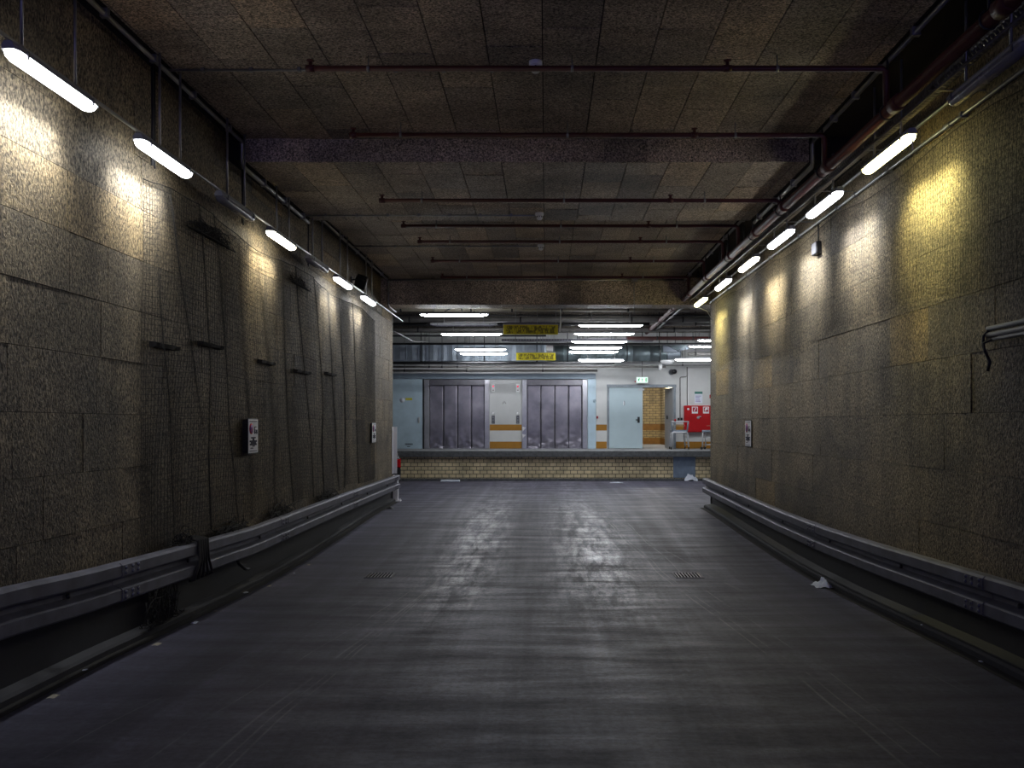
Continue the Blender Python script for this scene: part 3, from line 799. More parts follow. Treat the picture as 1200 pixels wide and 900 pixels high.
# dark battens that pin the net
for i, (x, y, w) in enumerate(((193, 406, 30), (247, 405, 26), (312, 425, 17), (354, 436, 17), (387, 438.5, 11))):
    D = 3440 / (640 - x); L = w * D / (640 - x) * .95
    mb = MB(); zc = E + (497 - y) * D / F
    secs = []
    for k in range(7):
        q = k / 6; h = .022 * (.5 + .8 * mnoise.noise(Vector((i * 3, q * 4, 1)))) + .012
        secs.append([(-3.465, D - L / 2 + L * q, zc - h), (-3.41 + .01 * math.sin(k * 2.1), D - L / 2 + L * q, zc - h * .8), (-3.40, D - L / 2 + L * q, zc + h * .7), (-3.465, D - L / 2 + L * q, zc + h)])
    mb.sweep(secs, True, True)
    lab = ['ragged dark batten at the near edge of the black net', 'second ragged dark batten from the front, near the first on the net', 'short dark batten on the net above the nearer notice plate', 'dark batten on the net beyond the nearer notice plate', 'smallest dark batten on the net, farthest into the tunnel'][i]
    tag(mb.build('batten', M['net'], None, (-3.44, D, zc)), lab, 'batten', 'dark battens on the net')

# ------------------------------------------------------------------ NOTICES, BOXES, STUB PIPES
def notice(side, D, yc, w, h, label):
    X = (WL + (.080 if D < 12 else .045)) if side < 0 else (WR - .016)
    zc = E + yc
    t = thing('notice_plate', label, 'notice', (X, D, zc), 'notice plates on the tunnel walls')
    f = -side
    def slab(mb, u0, u1, v0, v1, k):     # u along reading direction, v up, k layer
        # on the wall of side<0 the reading direction runs to +y
        ya, yb = (D + u0, D + u1) if side < 0 else (D - u0, D - u1)
        mb.box(X + f * .004 * k, X + f * .004 * (k + 1), ya, yb, zc + v0, zc + v1)
    mb = MB(); 
    for u0 in (-w * .35, w * .3):                       # stand-off strips to the wall
        ya_, yb_ = (D + u0, D + u0 + .02) if side < 0 else (D - u0, D - u0 - .02)
        mb.box(X - f * .004, (WL - .01) if side < 0 else (WR + .01), ya_, yb_, zc - h / 2, zc + h / 2)
    slab(mb, -w / 2 - .012, w / 2 + .012, -h / 2 - .012, h / 2 + .012, -2); slab(mb, -w / 2 - .012, w / 2 + .012, -h / 2 - .012, h / 2 + .012, -1); mb.build('backing', M['steel_dark'], t)
    mb = MB(); slab(mb, -w / 2, w / 2, -h / 2, h / 2, 0); mb.build('plate', M['sign_white'], t)
    def disc(mb, u, v, r, k):
        ya = D + u if side < 0 else D - u
        mb.lathe((X + f * .004 * k, ya, zc + v), (f, 0, 0), [(0, r), (.003, r)], 24)
    mb = MB(); disc(mb, -w * .23, h * .22, w * .20, 1); mb.build('red_disc', M['sign_red'], t)
    mb = MB(); disc(mb, -w * .23, h * .22, w * .145, 2); mb.build('blue_disc', M['sign_blue'], t)
    mb = MB()
    for sg in (-1, 1):
        pts = []
        for k in range(2):
            for dv in (-.006, .006):
                pass
        ya = lambda u: D + u if side < 0 else D - u
        c0, c1, q = -w * .23, h * .22, w * .10
        xx = X + f * .0125
        mb.add([(xx, ya(c0 - q), zc + c1 - sg * q - .008), (xx, ya(c0 + q), zc + c1 + sg * q - .008), (xx, ya(c0 + q), zc + c1 + sg * q + .008), (xx, ya(c0 - q), zc + c1 - sg * q + .008)], [(0, 1, 2, 3)])
    mb.build('red_cross', M['sign_red'], t)
    mb = MB()     # towed car pictogram
    slab(mb, .02, w * .42, h * .10, h * .125, 1); slab(mb, .03, w * .20, h * .125, h * .20, 1); slab(mb, w * .28, w * .40, h * .13, h * .19, 1); slab(mb, w * .10, w * .14, h * .20, h * .28, 1)
    slab(mb, w * .14, w * .30, h * .26, h * .285, 1)
    for u in (.05, w * .36): disc(mb, u, h * .10, .016, 1)
    mb.build('pictogram', M['ink'], t)
    mb = MB()     # rows of small print
    for (v, a, b, th) in ((-.05, -.25, .25, .014), (-.10, -.10, .10, .022), (-.155, -.40, .38, .020), (-.20, -.28, .28, .020), (-.25, -.38, .36, .022), (-.30, -.12, .16, .012), (-.36, -.30, .0, .010), (.44, -.4, .4, .008), (-.45, -.4, .4, .008)):
        n = max(2, int((b - a) * 9)); 
        for j in range(n):
            u0 = a + (b - a) * j / n; u1 = u0 + (b - a) / n * .78
            slab(mb, u0 * w, u1 * w, v * h - th / 2, v * h + th / 2, 1)
    mb.build('print', M['ink'], t)
notice(-1, 9.87, (497 - 511) * .00987, .315, .385, 'nearer white notice plate with no-stopping disc, on the netted wall')
notice(-1, 16.98, (497 - 507) * .01698, .36, .38, 'farther white notice plate at the clean end of the netted wall')
notice(1, 14.5, (497 - 508) * .0145, .40, .43, 'white notice plate in a dark frame on the wall opposite the net')

t = thing('floodlight', 'small black floodlight aimed down from the upper boards of the netted wall', 'floodlight', (-3.4, 15.4, E + 2.55))
c = P(422, 331, 15.2); c.x = -3.30
mb = MB(); mb.box(-.10, .10, -.08, .10, -.10, .11, .015)
rot = Matrix.Rotation(math.radians(28), 3, 'X') @ Matrix.Rotation(math.radians(20), 3, 'Y')
mb.v = [tuple(rot @ Vector(v) + c) for v in mb.v]; mb.build('lamp_body', M['black'], t)
mb = MB(); mb.box(-.085, .085, -.088, -.08, -.085, .09); mb.v = [tuple(rot @ Vector(v) + c) for v in mb.v]; mb.build('glass', M['glass_dark'], t)
mb = MB(); mb.tube([(-3.46, c.y, c.z + .05), (-3.38, c.y, c.z + .05), (-3.32, c.y, c.z)], .016, 6); mb.box(-3.47, -3.45, c.y - .05, c.y + .05, c.z, c.z + .1); mb.build('bracket', M['steel_dark'], t)

c = P(960, 291, 10.75)
t = thing('junction_box', 'small dark box on the board wall below the second pipe side lamp', 'box', (3.42, 10.75, c.z))
mb = MB(); mb.box(3.38, 3.45, 10.68, 10.86, c.z - .08, c.z + .08, .008); mb.build('box_body', M['steel_dark'], t)
mb = MB(); mb.box(3.374, 3.382, 10.69, 10.85, c.z - .07, c.z + .07, .003); mb.build('lid', M['galv_dark'], t)
mb = MB(); mb.tube([(3.435, 10.77, c.z + .08), (3.435, 10.77, zc + .0 if False else E + 2.53)], .009, 6); mb.build('cable', M['steel_dark'], t)

t = thing('stub_pipes', 'three short dark pipes clipped to the boards with a cut cable hanging from their end', 'pipes', (3.4, 6, E + .8))
for (y0, y1, r_) in ((385.5, 379, .020), (393, 386.5, .022), (398.5, 393.5, .018)):
    mb = MB(); D0 = 3400 / 517; z = E + (497 - y0) * D0 / F
    mb.tube([(3.405, D0, z), (3.405, 3.0, z)], r_, 10); mb.build('pipe', M['galv_dark'], t)
mb = MB()
D0 = 3400 / 516
mb.tube([P(1160, 386, 6.55), P(1152.5, 394, 6.6), P(1152, 405, 6.6), P(1157, 418, 6.58), P(1160, 424, 6.56), P(1157.5, 435, 6.56)], .012, 6)
mb.tube([P(1162, 398, 6.5), P(1153, 402, 6.55), P(1154, 412, 6.56), P(1159, 420, 6.55)], .009, 6); mb.build('cable', M['black'], t)
mb = MB(); mb.box(3.38, 3.46, 5.4, 5.44, E + .62, E + .80); mb.build('clamp', M['steel_dark'], t)

mb = MB(); mb.tube([(-3.33, 9.15, E - 1.42), (-3.30, 9.17, E - 1.50), (-3.28, 9.30, E - 1.58), (-3.28, 9.42, E - 1.60)], .016, 8)
clip_tag(mb, 'hose_end', 'black', 'loose black hose end hanging below the guard rail of the netted wall', 'hose', (-3.3, 9.2, E - 1.4))

# ------------------------------------------------------------------ FLOOR THINGS
def grate(x, lab):
    D = 10.66; z = fz(D)
    t = thing('drain_grate', lab, 'drain', (x, D, z), 'floor drains')
    mb = MB(); q = [(x - .17, D - .17), (x + .17, D - .17), (x + .17, D + .17), (x - .17, D + .17)]
    mb.add([(a, b, z + .004) for a, b in q] + [(a, b, z - .25) for a, b in q], [(4, 5, 6, 7), (0, 1, 5, 4), (1, 2, 6, 5), (2, 3, 7, 6), (3, 0, 4, 7)]); mb.build('pit', M['black'], t)
    mb = MB()
    for (a, b, c_, d_) in ((-.175, .175, -.185, -.16), (-.175, .175, .16, .185), (-.175, -.155, -.16, .16), (.155, .175, -.16, .16)): mb.box(x + a, x + b, D + c_, D + d_, z - .02, z + .008)
    mb.build('frame', M['galv_dark'], t)
    mb = MB()
    for i in range(9):
        u = -.17 + i * .039
        a, b = max(-.155, u - .02), min(.155, u + .02)
        mb.add([(x + u - .008, D - .16, z + .007), (x + u + .008, D - .16, z + .007), (x + u + .008, D + .16, z + .007), (x + u - .008, D + .16, z + .007)], [(0, 1, 2, 3)])
        n = len(mb.v); mb.v[n - 4:n] = [(min(x + .155, max(x - .155, p[0])), p[1], p[2]) for p in mb.v[n - 4:n]]
    o = mb.build('bars', M['housing'], t); sm = o.modifiers.new('thick', 'SOLIDIFY'); sm.thickness = .006
grate((446 - 640) * .01066, 'square drain grate in the floor on the netted wall side'); grate((806 - 640) * .01066, 'square drain grate in the floor on the pipe side')

def crumple(c, s, seed, n=9):
    mb = MB(); secs = []
    for i in range(n):
        ring = []
        for j in range(n):
            u, v = i / (n - 1) * 2 - 1, j / (n - 1) * 2 - 1
            h = max(0, 1 - (u * u + v * v) * .8) * (.6 + .9 * mnoise.noise(Vector((u * 2.3, v * 2.3, seed)))) + .05 + .06 * abs(mnoise.noise(Vector((u * 5, v * 5, seed + 3))))
            ring.append((c[0] + u * s[0] * (1 + .2 * mnoise.noise(Vector((u, v, seed + 7)))), c[1] + v * s[1], c[2] + max(.003, h) * s[2]))
        secs.append(ring)
    mb.sweep(secs); return mb
pz = P(963, 684, 9.45)
tag(crumple((3.20, 9.9, fz(9.9) + .0), (.10, .12, .11), 3).build('paper_bag', M['paper'], None, (3.2, 9.9, fz(9.9))), 'crumpled pale blue paper lying against the kerb opposite the net', 'litter')
lit = random.Random(12)
for i in range(9):
    d = 5.6 + i * .75 + lit.uniform(-.2, .2); x = -3.36 + lit.uniform(0, .2)
    s = lit.uniform(.012, .035); z = fz(d) + (.05 if x < -3.38 else 0)
    tag(crumple((x, d, z), (s, s * 1.4, s * .7), 20 + i, 5).build('litter_scrap', M['paper'] if i % 2 else M['pipe_beige'], None, (x, d, z)), 'tiny pale scrap of litter along the kerb under the netted wall', 'litter', 'litter scraps by the netted wall kerb')
for i in range(6):
    d = 6.6 + i * .5 + lit.uniform(-.2, .2); x = 3.31 - lit.uniform(-.06, .03); s = lit.uniform(.010, .022)
    z = fz(d) + (.055 if x > 3.3 else 0)
    tag(crumple((x, d, z), (s, s * 1.4, s * .7), 50 + i, 5).build('litter_scrap', M['paper'], None, (x, d, z)), 'tiny pale scrap of litter along the kerb opposite the net', 'litter', 'litter scraps by the pipe side kerb')
c = P(528, 563, 26.0); mb = MB(); zf = fz(25.9)
mb.box(c.x - .29, c.x + .29, 25.85, 26.0, zf, zf + .06, .012); mb.box(c.x + .20, c.x + .28, 25.84, 25.86, zf + .015, zf + .05)
tag(mb.build('plank', M['paper'], None, (c.x, 25.9, zf)), 'short pale board lying on the floor in front of the dock below the first lift', 'board')
c = P(722, 565, 25.6)
tag(crumple((c.x, 25.6, fz(25.6)), (.19, .08, .03), 77, 7).build('flat_litter', M['paper'], None, (c.x, 25.6, fz(25.6))), 'flattened pale scrap on the floor in front of the dock below the pale door', 'litter')
tag(crumple((4.45, 26.24, .02), (.20, .06, .30), 81, 9).build('plastic_bag', M['paper'], None, (4.45, 26.24, .02)), 'crumpled white plastic bag propped against the blue plate on the dock', 'bag')
mb = crumple((-3.52 + .3, 17.6, fz(17.6)), (.07, .08, .06), 91, 7); tag(mb.build('stone', M['steel_dark'], None, (-3.22, 17.6, fz(17.6))), 'small dark lump on the floor near the far end of the netted wall', 'stone')

# ------------------------------------------------------------------ LIFTS
def lift(x0, x1, dent, label):
    t = thing('lift', label, 'lift', ((x0 + x1) / 2, DW, zd), 'goods lifts on the dock')
    zt_ = zr(444.8); jw = .155
    mb = MB(); mb.box(x0, x0 + jw, DW - .05, DW + .20, zd, zt_, .006); mb.build('jamb', M['lift_frame'], t)
    mb = MB(); mb.box(x1 - jw, x1, DW - .05, DW + .20, zd, zt_, .006); mb.build('jamb', M['lift_frame'], t)
    mb = MB(); mb.box(x0 + jw, x1 - jw, DW + .0, DW + .20, zr(451.5), zt_, .006); mb.build('header', M['header_dark'], t)
    mb = MB(); mb.box(x0 + jw, x1 - jw, DW - .03, DW + .22, zd - .005, zd + .012); mb.build('sill', M['lift_frame'], t)
    W = (x1 - x0 - 2 * jw) / 4
    for i in range(4):
        a = x0 + jw + W * i + .004; b = a + W - .008; rec = .10 + (.02 if i in (0, 3) else 0)
        nx, nz = 10, 40; secs = []
        for k in range(nz + 1):
            z = zd + .014 + (zr(451.5) - zd - .014) * (k / nz) ** 1.4; ring = []
            for j in range(nx + 1):
                x = a + (b - a) * j / nx; h = (z - zd)
                m = math.exp(-(h / .30) ** 2) * .034 + math.exp(-((h - .45) / .35) ** 2) * .010
                dd = m * (mnoise.noise(Vector((x * 6, h * 7, dent))) + .6 * mnoise.noise(Vector((x * 17, h * 19, dent + 4))))
                ring.append((x, DW + rec + dd, z))
            secs.append([(a, DW + rec + .03, z)] + ring + [(b, DW + rec + .03, z)])
        mb = MB(); mb.sm = True; mb.sweep(secs); mb.sm = False
        mb.build('door_panel', M['lift'], t)
    mb = MB(); mb.box(x0 + .02, x1 - .02, DW + .20, DW + .24, zd, zt_); mb.build('back_plate', M['steel_dark'], t)
    return t
lift(xr(497.5), xr(573.5), 2.0, 'steel lift with four door panels between the stickered door and the grey pillar')
lift(xr(612), xr(688), 9.0, 'steel lift with badly dented door panels between the grey pillar and the blue post')
# bent guard at the second lift
mb = MB()
for (za, zb) in ((500, 506), (508.5, 514)):
    p = [(xr(612.2), DW - .055, zr(za)), (xr(616.5), DW - .09, zr(za + 1)), (xr(614), DW - .07, zr((za + zb) / 2 + 1)), (xr(612.5), DW - .055, zr(zb))]
    q = [(v[0], v[1] - .012, v[2]) for v in p]; mb.add(p + q, [(0, 1, 2, 3), (7, 6, 5, 4), (0, 4, 5, 1), (1, 5, 6, 2), (2, 6, 7, 3), (3, 7, 4, 0)])
tag(mb.build('bent_plate', M['white_plastic'], None, (xr(614), DW - .07, zr(507))), 'torn bright metal plate on the pillar edge of the dented lift', 'plate')
mb = MB(); mb.box(xr(440), xr(698), DW - .07, DW + .01, zr(444.2), zr(438), .008)
tag(mb.build('lintel', plain('blue_lintel', (.25, .31, .37), .45, .2, .15, 3), None, (0, DW, zr(441))), 'long pale blue steel lintel above both lifts', 'lintel')
mb = MB(); mb.box(xr(688.6), xr(698.3), DW - .07, DW + .01, zd, zr(444.2), .008); mb.lathe((xr(696.5), DW - .075, zr(470)), (0, -1, 0), [(0, .05), (.03, .04), (.05, .02)], 8)
tag(mb.build('steel_post', M['blue_steel'], None, (xr(693), DW, zd)), 'pale blue steel post beside the dented lift', 'post')
def indicator(x, w):
    t = thing('lift_indicator', 'white lift indicator plate with red light on the pillar, on the %s lift side' % w, 'indicator', (xr(x), DW, zr(454)), 'lift indicators on the pillar')
    mb = MB(); mb.box(xr(x - 2), xr(x + 2), DW - .02, DW, zr(459.5), zr(450), .004); mb.build('plate', M['white_plastic'], t)
    mb = MB(); mb.lathe((xr(x), DW - .02, zr(452.8)), (0, -1, 0), [(0, .030), (.008, .026), (.012, .01)], 12); mb.build('lamp', M['ind_red'], t)
    mb = MB(); mb.box(xr(x - 1), xr(x + 1), DW - .023, DW - .019, zr(457.8), zr(456.8)); mb.build('slot', M['pipe_grey'], t)
M['ind_red'] = emis('indicator_red', (1, .01, .08), .9)
indicator(578, 'stickered door'); indicator(606.8, 'dented')
def callp(x, w):
    t = thing('call_station', 'dark call button plate under round key switch, on pillar by the %s lift' % w, 'button panel', (xr(x), DW, zr(492)), 'call panels on the pillar')
    mb = MB(); mb.box(xr(x - 1.9), xr(x + 1.9), DW - .022, DW, zr(496.5), zr(487), .004); mb.build('plate', M['galv_dark'], t)
    mb = MB(); mb.lathe((xr(x), DW, zr(484.7)), (0, -1, 0), [(0, .045), (.02, .042), (.026, .03)], 14); mb.build('key_switch', M['white_plastic'], t)
    for y in (489.5, 492.3, 495):
        mb = MB(); mb.lathe((xr(x), DW - .022, zr(y)), (0, -1, 0), [(0, .022), (.008, .020)], 10); mb.build('button', M['frame_grey'], t)
callp(578, 'stickered door'); callp(606.8, 'dented')
mb = MB()
for s_ in (-1, 1): mb.tube([(xr(591 + s_ * 1.8), DW - .002, zr(473)), (xr(591 + s_ * .3), DW - .002, zr(470.5))], .008, 4)
tag(mb.build('scuff_mark', M['pipe_grey'], None, (xr(591), DW, zr(472))), 'small dark arrow shaped mark scrawled on the grey pillar', 'mark')

# ------------------------------------------------------------------ STEEL DOOR WITH STICKERS
t = thing('steel_door', 'pale blue steel door with small stickers, half hidden by the end of the netted wall', 'door', (xr(478), DW, zd))
mb = MB(); mb.box(xr(452), xr(495.5), DW - .06, DW - .004, zd, zr(444.4), .006); mb.build('leaf', M['blue_steel'], t)
mb = MB(); mb.box(xr(495.7), xr(497.2), DW - .07, DW, zd, zr(444.4)); mb.build('frame', M['steel_dark'], t)
mb = MB(); mb.box(xr(490.3), xr(492.5), DW - .10, DW - .06, zr(495.5), zr(489), .006); mb.box(xr(490.8), xr(491.6), DW - .12, DW - .10, zr(494.5), zr(491)); mb.build('handle', M['chrome'], t)
mb = MB()
for i in range(3): mb.box(xr(475), xr(484), DW - .066, DW - .058, zr(520 + i * .7), zr(519.6 + i * .7))
mb.box(xr(477.5), xr(481), DW - .066, DW - .058, zr(523.6), zr(522.8)); mb.build('vent', M['black'], t)
mb = MB(); mb.lathe((xr(471.7), DW - .058, zr(469)), (0, -1, 0), [(0, .085), (.004, .085)], 16)
o = mb.build('sticker', M['paper'], t); o['label'] = 'oval pale sticker'
mb = MB(); mb.box(xr(475.5), xr(483.5), DW - .063, DW - .058, zr(469), zr(466.4)); o = mb.build('sticker', M['yellow_plain'] if 'yellow_plain' in M else plain('yellow_plain', (.6, .55, .05)), t); o['label'] = 'yellow strip sticker'

# ------------------------------------------------------------------ DOUBLE DOOR
t = struct(bpy.data.objects.new('door_1', None)); COL.objects.link(t); t.location = (xr(751), DW, zd)
t['label'] = 'pale blue double door standing half open beside the fire hose cabinet'; t['category'] = 'door'
mb = MB(); mb.box(xr(711.5), xr(713.7), DW - .05, DW + .2, zd, zr(451)); mb.box(xr(789.6), xr(791.8), DW - .05, DW + .2, zd, zr(451)); mb.box(xr(711), xr(792.3), DW - .06, DW + .2, zr(454), zr(450.6)); mb.build('frame', M['frame_grey'], t)
mb = MB(); mb.box(xr(713.8), xr(753), DW - .03, DW + .03, zd + .01, zr(454.3), .005); lf = mb.build('leaf', M['door_blue'], t)
mb = MB(); mb.box(xr(747), xr(749.5), DW - .05, DW - .03, zr(495.5), zr(488.5)); mb.tube([(xr(748.5), DW - .05, zr(492)), (xr(748.5), DW - .09, zr(492)), (xr(744.5), DW - .09, zr(492))], .012, 6); mb.build('handle', M['steel_dark'], lf)
mb = MB(); mb.box(xr(748), xr(755), DW - .06, DW - .03, zr(457.5), zr(455.6), .004); mb.build('closer', M['chrome'], lf)
mb = MB(); mb.box(xr(730.3), xr(731.6), DW - .034, DW - .029, zr(474.6), zr(470.5)); o = mb.build('sticker', M['white_plastic'], lf); o['label'] = 'small pale pictogram sticker'
mb = MB(); mb.box(xr(731.4), xr(732.0), DW - .036, DW - .029, zr(475), zr(469.8)); mb.build('pictogram', M['ink'], lf)
mb = MB(); a, b = (xr(789.5), DW + .02), (xr(789.5) - .13, DW + 1.02); n = Vector((b[1] - a[1], a[0] - b[0])).normalized() * .025
mb.prism([(a[0] - n.x, a[1] - n.y), (b[0] - n.x, b[1] - n.y), (b[0] + n.x, b[1] + n.y), (a[0] + n.x, a[1] + n.y)], 'z', zd + .01, zr(454.3))
o = mb.build('leaf', M['leaf_grey'], t); o['label'] = 'grey door leaf swung open into the corridor'
mb = MB(); c = (xr(788.5) - .06, DW + .55, zr(489)); mb.box(c[0] - .08, c[0] - .04, c[1] - .08, c[1] + .0, c[2] - .06, c[2] + .06); mb.build('handle', M['steel_dark'], o)
t = thing('ceiling_lamp', 'round lit ceiling lamp in the brick corridor behind the open door', 'lamp', (4.42, 32.6, zd + 2.4))
mb = MB(); mb.lathe((4.42, 32.6, zd + 2.40), (0, 0, -1), [(0, .20), (.03, .20)], 18); mb.build('base', M['white_plastic'], t)
mb = MB(); mb.lathe((4.42, 32.6, zd + 2.37), (0, 0, -1), [(0, .18), (.06, .16), (.10, .10), (.115, .02)], 18); mb.build('lamp_shade', M['lamp_corridor'], t)

# ------------------------------------------------------------------ EXIT SIGN
c = Vector((xr(751.5), DW - .25, zr(445.8)))
t = thing('exit_sign', 'small lit white exit sign with green running figure above the double door', 'exit sign', tuple(c))
mb = MB(); mb.box(c.x - .20, c.x + .20, c.y - .035, c.y + .035, c.z - .105, c.z + .105, .012); mb.build('housing', M['white_plastic'], t)
mb = MB(); mb.box(c.x - .18, c.x + .18, c.y - .039, c.y - .035, c.z - .085, c.z + .085); mb.build('face', M['exit_face'], t)
mb = MB(); yy = (c.y - .044, c.y - .039)
def gp(poly): mb.prism([(c.x + p[0], c.z + p[1]) for p in poly], 'y', *yy)
gp([(-.155, -.05), (-.145, -.05), (-.12, -.02), (-.10, -.05), (-.088, -.045), (-.105, 0), (-.095, .02), (-.08, .01), (-.076, .02), (-.10, .042), (-.13, .035), (-.15, .015), (-.142, .008), (-.128, .018), (-.132, -.012)])
mb.lathe((c.x - .098, c.y - .039, c.z + .056), (0, -1, 0), [(0, .013), (.005, .013)], 10)
gp([(-.008, -.05), (.008, -.05), (.008, .015), (.026, .015), (0, .055), (-.026, .015), (-.008, .015)])
gp([(.10, -.06), (.155, -.06), (.155, .06), (.10, .06), (.10, .045), (.138, .045), (.138, -.045), (.10, -.045)]); gp([(.105, -.035), (.13, -.035), (.13, .035), (.105, .035)])
mb.build('pictogram', M['green'], t)
mb = MB(); mb.tube([(c.x, c.y, c.z + .10), (c.x, c.y, E + 3.06)], .010, 6); mb.build('hanger_rod', M['steel_dark'], t)
mb = MB(); mb.box(c.x - .25, c.x - .205, c.y - .02, c.y + .02, c.z - .07, c.z - .03); mb.build('cable_gland', M['red'], t)

# ------------------------------------------------------------------ WALL FITTINGS ON THE BACK WALL
t = thing('wall_cabinet', 'tall white wall cabinet above the red fire hose cabinet', 'cabinet', (xr(822), DW, zr(454)))
mb = MB(); mb.box(xr(805.5), xr(846), DW - .12, DW, zr(475.5), zr(431.5), .008); mb.build('body', M['white_plastic'], t)
mb = MB(); mb.box(xr(806.3), xr(832), DW - .128, DW - .118, zr(474.8), zr(432.3), .003); mb.build('door', M['paint_white'], t)
t = thing('poster', 'small white notice with dark green header on the tall wall cabinet', 'poster', (xr(817.5), DW - .13, zr(466)))
mb = MB(); mb.box(xr(813.2), xr(822.4), DW - .134, DW - .128, zr(472.7), zr(459), .001); mb.build('sheet', M['paper'], t)
mb = MB(); mb.box(xr(813.2), xr(822.4), DW - .138, DW - .133, zr(461.8), zr(459)); mb.build('header', M['poster_green'], t)
mb = MB()
for y in (464, 465.5, 467.5, 469, 470.5):
    mb.box(xr(814.3), xr(820.5 - (y % 2)), DW - .137, DW - .133, zr(y + .5), zr(y))
mb.build('print', M['sign_blue'], t)
t = thing('fire_hose_cabinet', 'red fire hose cabinet with two white pictograms on the dock wall', 'fire cabinet', (xr(818), DW, zr(490)))
mb = MB(); mb.box(xr(801), xr(835.5), DW - .20, DW, zr(506.5), zr(475.3), .012); mb.build('body', M['red'], t)
mb = MB(); mb.box(xr(802), xr(834.5), DW - .212, DW - .198, zr(505.5), zr(476.2), .004); mb.build('door', M['red'], t)
for i, x in enumerate((813, 826)):
    mb = MB(); mb.box(xr(x - 3.5), xr(x + 3.5), DW - .217, DW - .211, zr(484.6), zr(476.8)); s = mb.build('pictogram', M['white_plastic'], t)
    mb = MB(); mb.box(xr(x - 2.6), xr(x + 2.6), DW - .221, DW - .216, zr(482.6), zr(477.6)); mb.build('red_field', M['sign_red'], s)
    mb = MB()
    if i == 0:
        mb.prism([(xr(x - 1.4), zr(482)), (xr(x - .3), zr(482)), (xr(x + 1.5), zr(478.3)), (xr(x + .5), zr(478))], 'y', DW - .225, DW - .22)
    else:
        mb.lathe((xr(x + .5), DW - .22, zr(479.4)), (0, -1, 0), [(0, .045), (.004, .045)], 14); mb.box(xr(x - 1.6), xr(x - .6), DW - .225, DW - .22, zr(482), zr(479))
    mb.build('symbol', M['white_plastic'], s)
mb = MB(); mb.lathe((xr(805.3), DW - .21, zr(479.6)), (0, -1, 0), [(0, .04), (.012, .034)], 12); mb.build('lock', M['white_plastic'], t)
mb = MB(); mb.lathe((xr(816.8), DW - .21, zr(489.5)), (0, -1, 0), [(0, .05), (.03, .045), (.05, .02)], 10); mb.box(xr(817), xr(820), DW - .26, DW - .24, zr(488.8), zr(487.6)); mb.build('handle', M['chrome'], t)
t = thing('camera_dome', 'small dark security camera on the white wall near the ceiling', 'camera', (xr(789), DW, zr(435)))
mb = MB(); mb.lathe((xr(787), DW, zr(436)), (0, -1, 0), [(0, .10), (.03, .09), (.06, .05)], 14); mb.build('base', M['frame_grey'], t)
mb = MB(); mb.lathe((xr(787), DW - .04, zr(435.8)), (.35, -1, .0), [(0, .075), (.20, .08), (.24, .07)], 14); mb.build('body', M['steel_dark'], t)
mb = MB(); mb.lathe((xr(787) + .082, DW - .275, zr(435.8)), (.35, -1, .0), [(0, .055), (.02, .03)], 14); mb.build('lens', M['glass_dark'], t)
mb = MB(); mb.tube([(xr(805), DW - .03, zr(430)), (xr(805), DW - .03, zr(440.5)), (xr(803.5), DW - .03, zr(441.5)), (xr(797.5), DW - .03, zr(442)), (xr(796.8), DW - .03, zr(443)), (xr(796.8), DW - .03, zr(490))], .016, 6)
mb.tube([(xr(805), DW - .03, zr(440)), (xr(805.2), DW - .03, zr(475))], .012, 6)
clip_tag(mb, 'wall_conduit', 'pipe_grey', 'grey conduit stepping down the white wall beside the double door', 'conduit', (xr(800), DW, zr(450)))
t = thing('wall_socket', 'pair of small black sockets at the foot of the stepped wall conduit', 'socket', (xr(797), DW, zr(491)))
for x in (795.2, 798.4):
    mb = MB(); mb.box(xr(x - 1.2), xr(x + 1.2), DW - .05, DW, zr(492.6), zr(489.6), .005); mb.build('socket_box', M['black'], t)
t = thing('fire_alarm', 'red alarm box on a thin white pole beside the corner of the pipe side wall', 'alarm', (xr(831.5), DW - .3, zr(480)))
mb = MB(); mb.box(xr(829.8), xr(834.5), DW - .30, DW - .22, zr(467), zr(462.8), .006); mb.build('box', M['red'], t)
mb = MB(); mb.tube([(xr(831.3), DW - .25, zd), (xr(831.3), DW - .25, zr(466))], .014, 6); mb.build('pole', M['white_plastic'], t)
t = thing('call_point', 'tiny red call point on the wall strip beside the blue post', 'call point', (xr(699.8), DW, zr(489)))
mb = MB(); mb.box(xr(698.9), xr(700.9), DW - .04, DW, zr(490.5), zr(487.6), .004); mb.build('box', M['red'], t)
mb = MB(); mb.box(xr(699.4), xr(700.4), DW - .044, DW - .039, zr(489.6), zr(488.6)); mb.build('button', M['ink'], t)

